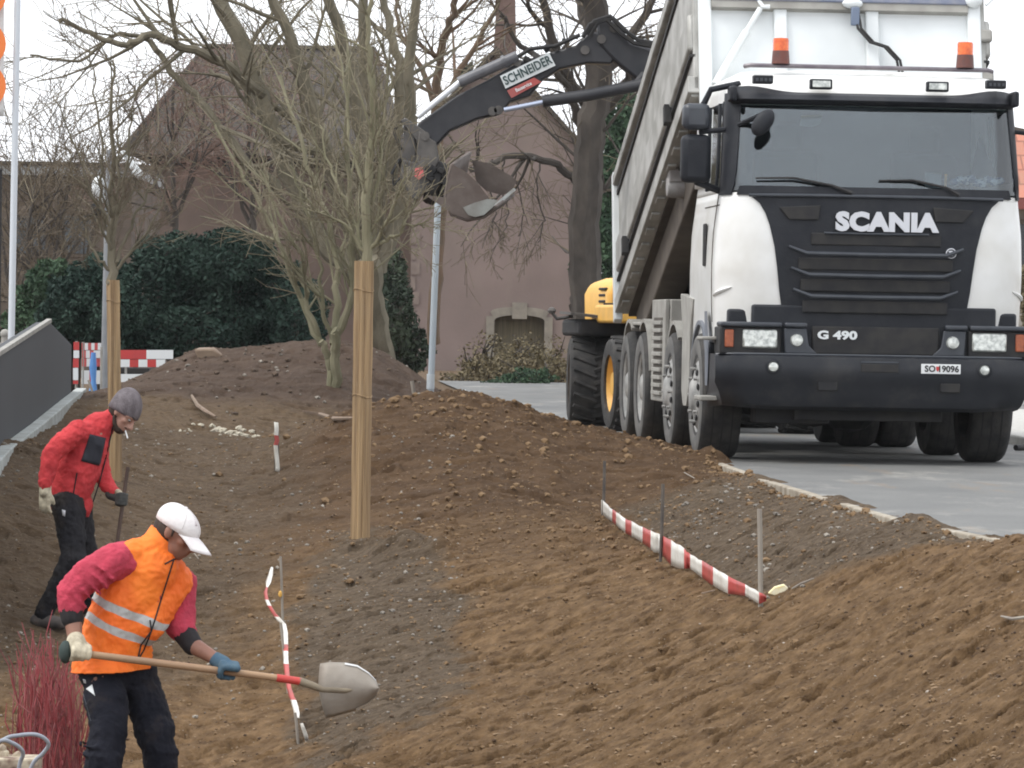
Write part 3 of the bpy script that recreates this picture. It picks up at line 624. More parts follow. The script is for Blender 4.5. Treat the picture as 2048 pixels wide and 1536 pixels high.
# ---- tipping body, hinged at the back
TH = math.atan2(1.90, 6.20); HV, HZ, LL, HH = 8.35, 1.27, 6.48, 1.42
ct, st_ = math.cos(TH), math.sin(TH)
def bd_(x, l, h):
    "body space: l forward from hinge, h above floor"
    return Vector((x, HV-l*ct+h*st_, HZ+l*st_+h*ct))
bodyroot = None
W2 = 1.245
def slab(mb, x0, x1, l0, l1, h0, h1):
    c = [bd_(x, l, h) for h in (h0, h1) for x, l in ((x0, l0), (x1, l0), (x1, l1), (x0, l1))]
    return mb.add(c, [(0,3,2,1),(4,5,6,7),(0,1,5,4),(1,2,6,5),(2,3,7,6),(3,0,4,7)])
mb = MB(); slab(mb, -1.16, 1.16, 0, LL, -.06, 0); tb = tp('tipper_body', mb, M['under'], smooth=False)
for s in (-1, 1):
    d = MB()
    # side wall with its rear corner cut, slightly bulged
    d.prism([bd_(s*W2, 0, 0), bd_(s*W2, LL, 0), bd_(s*W2, LL, HH), bd_(s*W2, .0, HH)], (-s*.05, 0, 0))
    sw = tp('side_wall', d, M['alu'], tb, smooth=False, bevel=.01)
    d = MB(); slab(d, s*(W2-.06), s*(W2+.055), -.03, LL+.02, HH-.10, HH+.02); tp('top_rail', d, M['alu'], sw, bevel=.015)
    d = MB(); slab(d, s*(W2-.02), s*(W2+.02), .0, LL+.02, HH-.20, HH-.155); tp('rail_groove', d, M['dark'], sw, smooth=False)
    d = MB(); slab(d, s*(W2-.02), s*(W2+.045), .1, LL, .36, .70); tp('stiffener', d, M['alu'], sw, bevel=.03)
    d = MB(); slab(d, s*(W2-.02), s*(W2+.03), .0, LL, .30, .325); tp('rail_groove', d, M['dark'], sw, smooth=False)
    d = MB(); slab(d, s*(W2-.1), s*(W2+.05), -.02, LL, -.03, .12)
    for k in range(14): slab(d, s*(W2-.06), s*(W2+.02), .28+k*.46, .46+k*.46, -.055, -.028)
    tp('lower_rail', d, M['alu'], sw, smooth=False, bevel=.008)
    for k in (1.1, 4.9):
        d = MB(); slab(d, s*(W2+.02), s*(W2+.09), k, k+.10, .22, .40); tp('latch', d, M['dark'], sw, smooth=False, bevel=.01)
    d = MB(); slab(d, s*.36, s*.52, .1, LL-.2, -.36, -.06); tp('subframe', d, M['under'], tb, smooth=False, bevel=.01)
for s in (-1, 1): tp('side_beam', slab(MB(), s*1.10, s*.82, .15, LL-.1, -.42, -.06), mat('brown_beam', (.085,.070,.056), (.12,.10,.08), 4, .85), tb, smooth=False, bevel=.02)
mb = MB(); slab(mb, -1.16, 1.16, LL-.04, LL, -.05, HH+.05); fw = tp('front_wall', mb, M['white2'], tb, smooth=False)
mb = MB(); zz = []
for a0, a1, b0, b1, c0, c1 in ((-1.20,-1.09,-.02,.06,-.15,HH+.05),(1.09,1.20,-.02,.06,-.15,HH+.05),(-.56,-.45,0,.055,-.1,.80),(.22,.33,0,.055,-.1,.80)): tp('post', slab(MB(), a0, a1, LL+b0, LL+b1, c0, c1), M['white2'], fw, smooth=False, bevel=.012)
mb = MB(); slab(mb, -1.09, 1.09, LL, LL+.10, .80, .86); fr = tp('cross_rail', mb, mat('blue_grey_rail', (.14,.165,.24), (.22,.23,.27), 7, .5), fw, smooth=False, bevel=.01)
mb = MB(); slab(mb, -1.09, 1.09, LL, LL+.085, .735, .80); tp('rail_underside', mb, M['fend'], fr, smooth=False)
mb = MB(); mb.tube([bd_(-1.07, LL+.08, .02), bd_(-.68, LL+.08, .73)], .025, 8); mb.tube([bd_(-1.07, LL+.08, .02), bd_(-.80, LL+.08, .51)], .037, 8); mb.tube([bd_(-.70, LL+.07, .82), bd_(-.66, LL+.1, .74), bd_(-.60, LL+.1, .74)], .02, 6); tp('strut', mb, M['white2'], fw)
for dx in (0, .028):
    mb = MB(); mb.tube([bd_(.12+dx, LL+.09, .74), bd_(.14+dx, LL+.12, .55), bd_(.24+dx, LL+.13, .42), bd_(.36+dx, LL+.13, .38), bd_(.46+dx, LL+.13, .26), bd_(.50+dx, LL+.12, .02)], .012, 7); tp('hose', mb, M['dark'], fw)
mb = MB(); mb.ball(bd_(.10, LL+.12, .78), (.09, .06, .045), 12); tp('work_lamp', mb, M['signw'], fw)
mb = MB(); mb.box(bd_(.12, LL+.12, .66), (.07, .05, .16)); tp('valve', mb, mat('valve_grey', (.16,.2,.28)), fw, bevel=.01)
mb = MB(); mb.ball(bd_(1.14, LL+.10, .84), (.075, .06, .065), 12); mb.tube([bd_(1.2, LL+.1, .88), bd_(1.27, LL+.1, .93), bd_(1.30, LL+.1, .86), bd_(1.24, LL+.1, .80)], .014, 6); tp('sheet_motor', mb, M['white2'], fw)
for k, h in enumerate((.55, .18)):
    mb = MB(); slab(mb, 1.18, 1.30, LL-.02, LL+.05, h-.06, h+.05); tp('hinge_bracket', mb, M['fend'], fw, bevel=.02)
mb = MB(); slab(mb, -W2+.02, W2-.02, -.06, -.01, .02, HH-.05); tp('tailgate', mb, M['alu'], tb, smooth=False, bevel=.01)
for s in (-1, 1): tp('rear_post', slab(MB(), s*1.30, s*1.22, -.12, .02, -.10, HH+.05), M['white2'], tb, smooth=False, bevel=.01)
# lifting ram, bracket with the bolt
mb = MB(); mb.tube([(0, 2.5, 1.0), bd_(0, LL-.2, -.05)], .10, 14); mb.tube([(0, 2.5, 1.0), (0, 2.45, 1.9)], .14, 14); tp('ram', mb, M['dark'])
mb = MB(); mb.box(bd_(-1.16, 4.35, -.02), (.16, .30, .20)); mb.lathe([(0, -.05), (.09, -.05), (.10, .0), (.10, .15)], bd_(-1.20, 4.35, -.17), (1, 0, 0), 16); tp('body_bracket', mb, mat('bracket_grey', (.33,.32,.31), (.22,.20,.19), 9, .6), tb, bevel=.01)
mb = MB(); slab(mb, -1.1, -.2, LL-1.6, LL-.05, -.30, -.06); tp('headboard_frame', mb, M['under'], tb, smooth=False)
# folded spoil-dark bulkhead behind the cab
tp('bulkhead', MB().b2((-1.1, 2.5, 1.1), (1.1, 2.58, 2.2)), M['dark'], smooth=False)
# ---------------------------------------------------------------- wheeled excavator behind the truck
EXD = 43.5
EX = thing('wheeled_excavator', 'yellow wheeled excavator with a dark boom reaching over behind the tipper truck', 'excavator', (2.0, 48.5, 0), math.atan(.15))
def ep(name, mb, m, parent=None, **k): return part(name, mb, m, parent or EX, **k)
ERot = Matrix.Rotation(math.atan(.15), 3, 'Z')
def EL(x, y, z): return Vector((2.0, 48.5, 0))+ERot @ Vector((x, y, z))
def ex_wheel(x, y, s):
    r, wd = .50, .50
    WR = ERot if y < 0 else Matrix.Rotation(.035, 3, 'Z')
    d = MB(); ax = WR @ Vector((1, 0, 0)); c = EL(x, y, r)
    prof = [(r*.62, -.02), (r*.8, -.035), (r*.93, -.02), (r*.98, .03), (r*.98, wd-.03), (r*.93, wd), (r*.62, wd)]
    d.lathe([(a, -s*b) for a, b in prof], c, ax, 48, True)
    for k in range(22):                                               # chevron lugs
        for h in (0, 1):
            q = 2*math.pi*(k+.5*h)/22; pts = []
            for j in range(4):
                t = j/3; tt = (.01+t*.25) if h == 0 else (wd-.01-t*.25); qq = q+t*.20
                pts.append(c+ax*(-s*tt)+WR @ Vector((0, math.cos(qq), math.sin(qq)))*(r*.985))
            d.tube(pts, .026, 5)
    ty = ep('wheel', d, M['rubber'], smooth=True, angle=30)
    d = MB(); d.lathe([(r*.64, s*.0), (r*.62, -s*.01), (r*.58, -s*.07), (.14, -s*.10), (.12, -s*.02), (0, -s*.02)], c, ax, 36)
    for k in range(8):
        q = k*math.pi/4; d.ball(c+ax*(-s*.08)+ERot @ Vector((0, math.cos(q)*.18, math.sin(q)*.18)), .02, 6)
    ep('rim', d, M['yellow'], ty)
for x, s in ((-1.18, -1), (1.18, 1)):
    for y in (-1.45, 1.15): ex_wheel(x, y, s)
def ebox(mb, a, b):
    c = [EL(x, y, z) for z in (a[2], b[2]) for x, y in ((a[0], a[1]), (b[0], a[1]), (b[0], b[1]), (a[0], b[1]))]
    return mb.add(c, [(0,3,2,1),(4,5,6,7),(0,1,5,4),(1,2,6,5),(2,3,7,6),(3,0,4,7)])
mb = MB(); ebox(mb, (-.45, -1.9, .45), (.45, 1.7, .95)); ebox(mb, (-.9, -1.55, .42), (.9, -1.35, .62)); ebox(mb, (-.9, 1.05, .42), (.9, 1.25, .62)); ebox(mb, (-.6, -.8, .95), (.6, .6, 1.15)); ep('undercarriage', mb, M['exgrey'], bevel=.02)
for s in (-1, 1): ep('fender', ebox(MB(), (s*1.20, .55, 1.00), (s*.45, 1.75, 1.19)), M['dark'], bevel=.04)
mb = MB(); mb.prism([EL(-1.30, .5, 1.235), EL(-.3, .45, 1.14), EL(-.3, 1.9, 1.18), EL(-1.22, 1.8, 1.25)], (0, 0, .03)); mb.tube([EL(-1.22, .9, 1.22), EL(-1.40, .85, 1.19), EL(-1.46, .85, 1.26)], .022, 6); mb.ball(EL(-1.46, .85, 1.28), (.05, .04, .04), 8); ep('fender_top', mb, M['exdirt'])
mb = MB(); ring = []
for y in (-1.2, 1.9):
    pass
hood = [(-.84, 1.15), (-.85, 1.48), (-.79, 1.60), (-.60, 1.67), (.85, 1.70), (1.1, 1.5), (1.1, 1.15)]
mb.prism([EL(x, .75, z) for x, z in hood], ERot @ Vector((0, 1.6, 0))); bd = ep('engine_hood', mb, M['yellow'], bevel=.05)
mb = MB(); [ebox(mb, (-.86, .9, 1.38+k*.07), (-.82, 1.3, 1.41+k*.07)) for k in range(3)]; ep('hood_grille', mb, M['dark'], bd, bevel=.01)
mb = MB(); mb.tube([EL(-.60, .70, 1.2), EL(-.60, .70, 1.9)], .022, 6); mb.tube([EL(-.9, .70, 1.36), EL(-.5, .70, 1.36)], .018, 6); ep('handrail', mb, M['dark'], bd)
mb = MB(); ebox(mb, (-.88, .735, 1.25), (-.74, .75, 1.275)); ebox(mb, (-.70, .735, 1.25), (-.67, .75, 1.275)); ep('decal', mb, M['exgrey'], bd, smooth=False)
mb = MB(); ebox(mb, (-1.0, -1.0, 1.15), (-.0, .72, 1.35)); ep('deck', mb, M['yellow'], bevel=.03)
mb = MB(); ebox(mb, (-.1, -1.2, 1.35), (1.05, .6, 2.6)); ec = ep('operator_cab', mb, M['exgrey'], bevel=.08)
mb = MB(); ebox(mb, (-.1, -1.23, 1.7), (.95, -1.19, 2.5)); ep('window', mb, M['glasshouse'], ec)
# boom and dipper: real plates 0.3 m thick at depth EXD
def px_prism(mb, pts, d, th):
    mb.prism([P(x, y, d) for x, y in pts], (0, th, 0)); return mb
mb = MB()
px_prism(mb, [(1192,45),(1215,38),(1240,50),(1262,84),(1300,96),(1345,112),(1400,170),(1400,250),(1330,215),(1290,172),(1262,150),(1226,120),(1200,92)], EXD, .30)
boom = ep('boom', mb, M['exgrey'], bevel=.03)
mb = MB(); mb.tube([P(1290,150,EXD+.15), P(1400,300,45.2), P(1480,480,46.6), (2.1,47.6,1.5)], .15, 10); ep('boom_foot', mb, M['exgrey'], boom)
for dx, dy in ((0,0),(8,-6),(14,-2)):
    mb = MB(); mb.tube([P(1165+dx,75+dy,EXD-.08), P(1180+dx,48+dy,EXD-.1), P(1212+dx,38+dy,EXD-.1), P(1240+dx,66+dy,EXD-.1), P(1268+dx,86+dy,EXD-.1), P(1330+dx,98+dy,EXD-.1)], .022, 7); ep('hydraulic_hose', mb, M['dark'], boom)
mb = MB(); px_prism(mb, [(1150,92),(1180,62),(1225,70),(1240,100),(1222,128),(1175,126),(1120,138),(1085,160),(1060,192),(1020,205),(1000,228),(955,238),(900,262),(872,292),(846,300),(832,262),(836,246),(912,192),(975,160),(1040,122)], EXD+.02, .26)
dip = ep('dipper_arm', mb, M['exgrey'], bevel=.02)
for cx, cy in ((1203,78),(1170,100),(1228,56),(850,272),(985,222),(997,220)):
    mb = MB(); mb.lathe([(0, 0), (.045, 0), (.045, .06), (0, .06)], P(cx, cy, EXD-.04), (0, 1, 0), 14); ep('pin', mb, M['exdirt'], dip)
mb = MB(); mb.tube([P(918,165,EXD-.02), P(1035,112,EXD-.02)], .055, 14); mb.tube([P(1006,125,EXD-.02), P(1012,122,EXD-.02)], .068, 14); cy_ = ep('bucket_cylinder', mb, mat('cylinder_grey', (.09,.09,.10), (.14,.14,.15), 6, .35), dip)
mb = MB(); mb.tube([P(835,234,EXD-.02), P(920,164,EXD-.02)], .030, 12); ep('piston_rod', mb, mat('rod_white', (.75,.77,.8), None, rough=.2, metal=.3), cy_)
mb = MB(); mb.tube([P(1085,203,EXD-.1), P(1180,190,EXD-.1), P(1300,166,EXD-.1)], .06, 14); mb.tube([P(1268,176,EXD-.1), P(1290,150,EXD-.05)], .05, 8); c2 = ep('arm_cylinder', mb, M['exgrey'], boom)
mb = MB(); mb.tube([P(1008,220,EXD-.1), P(1088,204,EXD-.1)], .026, 12); ep('piston_rod', mb, mat('rod_blue', (.45,.50,.62), None, rough=.2, metal=.5), c2)
for k in range(7):
    mb = MB(); x0 = 1035+k*19; mb.box(P(x0, 126-k*8+rnd.uniform(-5,3), EXD-.0), (rnd.uniform(.04,.09), .08, rnd.uniform(.03,.06)), Matrix.Rotation(rnd.uniform(0,1), 3, 'Y')); ep('fitting', mb, M['dark'] if k%2 else M['exdirt'], dip)
mb = MB(); mb.tube([P(1010,130,EXD-.03), P(1060,98,EXD-.06), P(1110,92,EXD-.06), P(1160,70,EXD-.06)], .022, 6); ep('hydraulic_hose', mb, M['dark'], dip)
# name board and small red board on the dipper
a, b_, c_, d_ = P(1000,152,EXD-.05), P(1098,105,EXD-.05), P(1111,131,EXD-.05), P(1011,177,EXD-.05)
mb = MB(); mb.prism([a, b_, c_, d_], (0, .02, 0)); sb = ep('name_board', mb, M['signw'], dip, smooth=False)
ux = (b_-a).normalized(); uy = (a-d_); uy = (uy-ux*uy.dot(ux)).normalized(); un = ux.cross(uy)
def lettering(txt, ctr, size, m, par, bold, sx, off=-.012):
    Mx = Matrix(((ux.x, uy.x, un.x, 0), (ux.y, uy.y, un.y, 0), (ux.z, uy.z, un.z, 0), (0,0,0,1)))
    Mx = Matrix.Translation(ctr+Vector((0, off, 0))) @ Mx
    ep('lettering', text_mb(txt, size, Mx, bold, sx, .001), m, par, smooth=False)
lettering('SCHNEIDER', (a+b_+c_+d_)/4, .125, mat('sign_dark', (.03,.06,.06)), sb, .003, .77)
a2 = [P(1014,181,EXD-.05), P(1068,155,EXD-.05), P(1083,164,EXD-.05), P(1023,196,EXD-.05)]
mb = MB(); mb.prism(a2, (0, .02, 0)); rb = ep('red_board', mb, mat('board_red', (.42,.08,.07), (.36,.1,.09), 9, .6), dip, smooth=False)
lettering('Bauservice', sum(a2, Vector())/4, .05, M['signw'], rb, .001, .80)
# linkage and tilting bucket
mb = MB(); px_prism(mb, [(800,240),(812,236),(850,262),(868,300),(856,318),(842,316),(832,280)], EXD, .05); px_prism(mb, [(812,262),(828,262),(834,330),(826,350),(808,352),(803,310)], EXD+.02, .06); px_prism(mb, [(838,262),(872,284),(878,320),(866,345),(846,346),(832,322)], EXD-.03, .30); px_prism(mb, [(806,250),(846,262),(842,330),(812,336)], EXD+.05, .2)
lk = ep('linkage', mb, M['exdirt'], dip, bevel=.01)
mb = MB(); px_prism(mb, [(806,318),(850,330),(864,342),(858,372),(846,388),(836,402),(820,396),(800,352)], EXD-.02, .32); qk = ep('quick_coupler', mb, M['exdirt'], dip, bevel=.02)
mb = MB(); px_prism(mb, [(830,337),(845,334),(848,350),(838,360),(829,352)], EXD-.035, .012); ep('warning_sticker', mb, mat('sticker_red', (.70,.16,.16)), qk, smooth=False)
mb = MB(); mb.tube([P(804,352,EXD), P(787,372,EXD), P(784,346,EXD), P(800,318,EXD)], .018, 6); mb.tube([P(802,300,EXD), P(788,262,EXD), P(800,242,EXD)], .02, 6); ep('hydraulic_hose', mb, M['dark'], qk)
mb = MB(); mb.lathe([(.0, 0), (.20, 0), (.22, .04), (.22, .12), (.17, .14), (.17, .22), (.20, .24), (.2, .30), (0, .3)], P(856,362,EXD+.15), Vector((.93, 0, -.25)), 24)
for k in range(14):
    q = rnd.uniform(0, 6.28); mb.box(P(868+rnd.uniform(-14,30), 362+rnd.uniform(-24,26), EXD-.04+rnd.uniform(-.03,.05)), (rnd.uniform(.05,.10), .08, rnd.uniform(.04,.09)), Matrix.Rotation(q, 3, 'Y'))
ep('tilt_rotator', mb, M['dark'], dip, bevel=.006)
# bucket: back plate, two curved shells and the cutting lip
bk = MB()
def bshell(y0, prof_px, cx=0):
    rows = []
    for yy in np.linspace(0, 1, 9): rows.append([P(x+cx*yy, yv+(-26*yy if cx else 0), EXD+y0+yy*1.1) for x, yv in prof_px])
    return rows
prof_ = [(906,330),(900,352),(896,376),(892,398),(905,428),(935,438),(966,432),(988,412)]
bk.grid(bshell(-.25, prof_, 38))
bkt = ep('bucket', bk, M['bucket'], dip, fixn=False); so = bkt.modifiers.new('s', 'SOLIDIFY'); so.thickness = .03
mb = MB(); mb.prism([P(x, y, EXD-.26) for x, y in [(906,330),(930,342),(952,362),(985,405),(966,432),(935,438),(905,428),(868,402),(850,390),(893,395),(897,360)]], (0, .03, 0)); ep('cheek', mb, M['bucket'], bkt)
mb = MB(); mb.prism([P(x, y, EXD-.28) for x, y in [(926,415),(950,405),(975,398),(996,400),(985,415),(968,430),(950,434),(936,430)]], (0, .02, 0)); ep('worn_patch', mb, M['bucket2'], bkt)
mb = MB(); mb.prism([P(x+38, y-26, EXD+.86) for x, y in [(906,346),(940,352),(985,378),(996,388),(984,410),(966,416),(935,408),(915,390)]], (0, .03, 0)); ep('cheek', mb, M['bucket'], bkt)
mb = MB(); mb.tube([P(984,418,EXD-.24), P(1000,404,EXD+.2), P(1028,380,EXD+.86)], .02, 6); ep('cutting_lip', mb, M['bucket2'], bkt)
# ---------------------------------------------------------------- loose stones, clods and bits on the soil
def scatter(name, n, region, size, m, seed, label_kind=True, flat=.65, stretchy=0):
    r = np.random.RandomState(seed); V = []; F = []
    ico = [(-1,0,.6),(1,0,.5),(0,1,.6),(0,-1,.5),(.6,.7,-.5),(-.6,.6,-.5),(-.7,-.6,-.4),(.7,-.6,-.5),(0,0,1.1),(0,0,-1)]
    base = np.array(ico, float); base /= np.linalg.norm(base, axis=1)[:, None]
    bm = bmesh.new(); [bm.verts.new(p) for p in base]; bmesh.ops.convex_hull(bm, input=bm.verts); bmesh.ops.triangulate(bm, faces=bm.faces); bm.verts.index_update(); fc = [[v.index for v in f.verts] for f in bm.faces]; base = np.array([v.co[:] for v in bm.verts]); bm.free()
    X, Y = region(r, n); Z = height(X, Y); ok = X < edge(Y)+.0
    X, Y, Z = X[ok], Y[ok], Z[ok]
    n = len(X); nb = len(base); sz = size[0]*(size[1]/size[0])**(r.rand(n)**2.2); q = r.rand(n)*6.28; c, sn = np.cos(q)[:, None], np.sin(q)[:, None]
    p = base[None]*(1+.5*(r.rand(n, nb, 1)-.5))*sz[:, None, None]; p[:, :, 0] *= (1+stretchy*r.rand(n))[:, None]; p[:, :, 2] *= flat
    p = np.stack([p[:,:,0]*c-p[:,:,1]*sn+X[:,None], p[:,:,0]*sn+p[:,:,1]*c+Y[:,None], p[:,:,2]+(Z+sz*.25)[:,None]], 2).reshape(-1, 3)
    V = p.tolist(); F = (np.array(fc)[None]+(np.arange(n)*nb)[:, None, None]).reshape(-1, 3).tolist()
    mb = MB(); mb.v = V; mb.f = F
    return tag(part(name, mb, m, smooth=False, fixn=False), kind='stuff')
def reg_near(r, n):
    y = 15.5+(r.rand(n)**1.3)*22; x = (r.rand(n)*2-1)*.125*y; return x, y
def reg_mid(r, n):
    return .3+r.randn(n)*.9, 31+r.randn(n)*2.6
def reg_left(r, n):
    y = 24+r.rand(n)*20; x = -.12*y+r.rand(n)*(.11*y); return x, y
def reg_bed(r, n):
    y = 23.5+r.rand(n)*9; x = edge(y)-.05-r.rand(n)*1.0; return x, y
def reg_b2(r, n):
    q = r.rand(n)*6.28; d = np.sqrt(r.rand(n)); return -.78+.5*np.cos(q)*d, 26+4*np.sin(q)*d
def reg_heap(r, n):
    return -.2+r.randn(n)*.9, 37+r.randn(n)*1.6
def reg_mound(r, n):
    return -2.6+r.randn(n)*1.3, 47+r.randn(n)*1.5
def reg_edge(r, n):
    y = 21+r.rand(n)**.7*30; return edge(y)-.02-np.abs(r.randn(n))*.06, y
M['clod'] = mat('clod_brown', (.14,.084,.040), (.21,.135,.070), 3, .95, bump=.3, bscale=40)
M['clodd'] = mat('clod_dark', (.075,.052,.036), (.12,.085,.06), 3, .95, bump=.3, bscale=40)
M['pebble'] = mat('pebble', (.30,.26,.21), (.42,.37,.31), 4, .85)
M['pebbleg'] = mat('pebble_grey', (.17,.15,.125), (.30,.27,.225), 4, .85)
scatter('clods', 9000, reg_near, (.004, .018), M['clod'], 1)
scatter('clods', 4500, reg_near, (.004, .013), mat('crumb_dark', (.055,.032,.018), (.09,.055,.03), 3, .95), 14)
scatter('crumbs', 5000, reg_near, (.003, .011), mat('crumb_pale', (.30,.21,.125), (.22,.15,.09), 3, .95), 15, stretchy=1.5)
scatter('clods', 900, reg_mid, (.008, .034), M['clod'], 16)
scatter('clods', 700, reg_heap, (.008, .045), M['clod'], 2)
scatter('clods', 220, reg_mound, (.012, .045), M['clodd'], 3)
scatter('clods', 1100, reg_edge, (.006, .038), M['clod'], 9)
scatter('pebbles', 300, reg_near, (.004, .013), M['pebble'], 4)
scatter('pebbles', 1100, reg_left, (.006, .022), M['pebbleg'], 5)
scatter('pebbles', 260, reg_bed, (.006, .024), M['pebbleg'], 6)
scatter('pebbles', 130, reg_b2, (.005, .016), M['pebbleg'], 7)
scatter('pebbles', 70, reg_mound, (.015, .04), M['pebbleg'], 8)
def reg_pale(r, n):
    c = ghit(470, 868); return c.x+r.randn(n)*.22, c.y+r.randn(n)*.35
scatter('pebbles', 120, reg_pale, (.015, .05), mat('pale_rubble', (.50,.46,.36), (.38,.34,.27), 5, .9), 10)
def reg_far(r, n):
    c = P(930, 788, 41); return c.x+r.randn(n)*.35, c.y+r.randn(n)*.4
scatter('clods', 120, reg_far, (.02, .06), M['clod'], 12)

# ---------------------------------------------------------------- trees
def grow(mbt, mbw, start, d, ln, rad, lvl, r, P_, maxl):
    "mbt thick limbs, mbw thin twigs"
    n = max(3, int(ln/P_['seg'])); pts = [start]; rs = [rad]; dirs = []
    p = start.copy(); dd = d.normalized()
    for i in range(n):
        dd = (dd+Vector((r.gauss(0, 1), r.gauss(0, 1), r.gauss(0, 1)))*P_['wob']+Vector((0, 0, P_['up'])) ).normalized()
        p = p+dd*ln/n; pts.append(p.copy()); dirs.append(dd.copy()); rs.append(max(rad*(1-.75*(i+1)/n), P_['rmin']))
    (mbt if lvl < P_['tl'] else mbw).tube(pts, rs, 8 if lvl == 0 else (6 if lvl < 2 else 4 if lvl < 3 else 3), caps=False)
    if lvl >= maxl: return
    k = P_['kids'][min(lvl, len(P_['kids'])-1)]
    for j in range(k):
        t = P_['t0']+(1-P_['t0'])*(j+r.random())/k; i = min(int(t*n), n-1)
        a = dirs[i]; o = a.orthogonal(); o.rotate(Matrix.Rotation(r.random()*6.28, 3, a)); ang = R(r.uniform(*P_['ang']))
        nd = a*math.cos(ang)+o*math.sin(ang)
        grow(mbt, mbw, pts[i]+(pts[i+1]-pts[i])*r.random(), nd, ln*r.uniform(*P_['lr']), rs[i]*P_['rr'], lvl+1, r, P_, maxl)
def limb(mbt, mbw, pix, d, w0, w1, r, P_, maxl, dy=0, kids=None, start_t=.2):
    "a main limb drawn through photo points at depth d.. widths in photo pixels"
    pts = [P(x, y, d+dy*i/(len(pix)-1)) for i, (x, y) in enumerate(pix)]
    out = [];  # subdivide (Catmull-Rom)
    for i in range(len(pts)-1):
        a = pts[max(i-1, 0)]; b = pts[i]; c = pts[i+1]; e = pts[min(i+2, len(pts)-1)]
        for k in range(5):
            t = k/5; out.append(.5*((2*b)+(c-a)*t+(2*a-5*b+4*c-e)*t*t+(3*b-a-3*c+e)*t**3)+Vector((r.gauss(0,1), r.gauss(0,1), r.gauss(0,1)))*.012*d/45)
    out.append(pts[-1]); n = len(out); s = d/FPX/2
    rs = [s*(w0+(w1-w0)*i/(n-1)) for i in range(n)]
    mbt.tube(out, rs, 8)
    L_ = sum((out[i+1]-out[i]).length for i in range(n-1))
    for j in range(kids if kids is not None else P_['kids'][0]):
        t = start_t+(1-start_t)*r.random(); i = min(int(t*(n-1)), n-2); a = (out[i+1]-out[i]).normalized()
        o = a.orthogonal(); o.rotate(Matrix.Rotation(r.random()*6.28, 3, a)); ang = R(r.uniform(*P_['ang']))
        grow(mbt, mbw, out[i], a*math.cos(ang)+o*math.sin(ang), P_['l1']*r.uniform(.5, 1.1), min(rs[i]*.6, P_['r1']), 1, r, P_, maxl)
    return out
M['bark'] = mat('olive_bark', (.115,.102,.070), (.185,.162,.115), 6, .95, bump=.4, bscale=30, stretch=(1,1,.4))
M['barkg'] = mat('green_bark', (.165,.155,.095), (.24,.22,.145), 6, .95, stretch=(1,1,.4))
M['barkd'] = mat('dark_bark', (.050,.042,.036), (.085,.072,.06), 5, .95, bump=.4, bscale=25, stretch=(1,1,.4))
M['barkt'] = mat('tan_bark', (.23,.155,.085), (.16,.12,.075), 6, .95, stretch=(1,1,.4))
M['twig'] = mat('twig_brown', (.11,.085,.060), (.16,.13,.09), 4, .95)
M['twigr'] = mat('twig_red', (.15,.095,.075), (.21,.14,.11), 4, .95)
M['twigo'] = mat('twig_olive', (.155,.132,.088), (.22,.19,.13), 4, .95)
M['reed'] = mat('reed_mat', (.44,.305,.165), (.22,.145,.078), 34, .85, bump=.6, bscale=60, stretch=(1,1,.03), detail=5)
dusty(M['reed'], (.34,.25,.15), 2.2, .5, .75, .7, 5)
def tree(label, build, m1, m2, loc, name='tree', group=None):
    t = thing(name, label, 'tree', loc, 0, group); a, b = MB(), MB(); build(a, b)
    part('trunk', a, m1, t, fixn=False); part('crown', b, m2, t, fixn=False, smooth=False); return t
def wrapped(label, px_base, px_top, d, width_px, build, twigm):
    b = P(*px_base, d); t_ = P(*px_top, d); root = thing('young_tree', label, 'tree', b, 0, 'young trees with reed-wrapped trunks')
    b2 = Vector((b.x, b.y, gz(b.x, b.y, False)-.1)); s = d/FPX/2*width_px
    mb = MB(); n = 40; pts = [b2+(t_-b2)*i/n for i in range(n+1)]
    # fluted reed mat
    vs = []; K_ = 72; ph = [rnd.uniform(.94, 1.06) for _ in range(K_)]
    for i, p in enumerate(pts):
        for k in range(K_):
            q = 2*math.pi*k/K_; rr_ = s*ph[k]*(1+.02*math.sin(i*.7+k)); vs.append(p+Vector((math.cos(q)*rr_, math.sin(q)*rr_, 0)))
    fs = [(i*K_+k, i*K_+(k+1)%K_, (i+1)*K_+(k+1)%K_, (i+1)*K_+k) for i in range(n) for k in range(K_)]+[tuple((n)*K_+k for k in range(K_))]
    mb.add(vs, fs); wr = part('reed_wrap', mb, M['reed'], root, fixn=False)
    for f_ in (.035, .54, .90) if width_px > 30 else (.3, .9):
        c = b2+(t_-b2)*f_; mb = MB(); mb.tube([c+Vector((math.cos(q)*s*1.06, math.sin(q)*s*1.06, .012*math.sin(q*2))) for q in np.linspace(0, 6.28, 26)], s*.07, 6); part('binding', mb, M['reed'], wr)
    a, c = MB(), MB(); build(a, c, t_); part('trunk', a, M['barkg'] if width_px > 30 else M['bark'], root, fixn=False); part('crown', c, twigm, root, fixn=False, smooth=False)
    return root
PY = dict(seg=.10, wob=.10, up=.06, rmin=.0022, tl=2, kids=[12, 5, 3], t0=.12, ang=(18, 42), lr=(.35, .6), rr=.5, l1=.75, r1=.011)
def b1(a, c, t_):
    r = random.Random(3); out = limb(a, c, [(731,540),(733,420),(742,300),(747,180),(738,60),(742,-60)], 30, 22, 7, r, dict(PY, ang=(18,34), l1=.5), 3, kids=12, start_t=.05)
    for pts in ([(735,510),(775,440),(800,380),(812,330)],[(733,505),(700,420),(660,330),(640,250)],[(738,500),(780,475),(820,450),(850,455)],[(735,515),(690,450),(640,420),(600,380)],[(738,440),(760,330),(770,220),(778,120)],[(735,400),(700,280),(690,150),(650,40)]):
        limb(a, c, pts, 30, 9, 2.5, r, dict(PY, l1=.45, r1=.006), 3, dy=rnd.uniform(-.5,.5), kids=9)
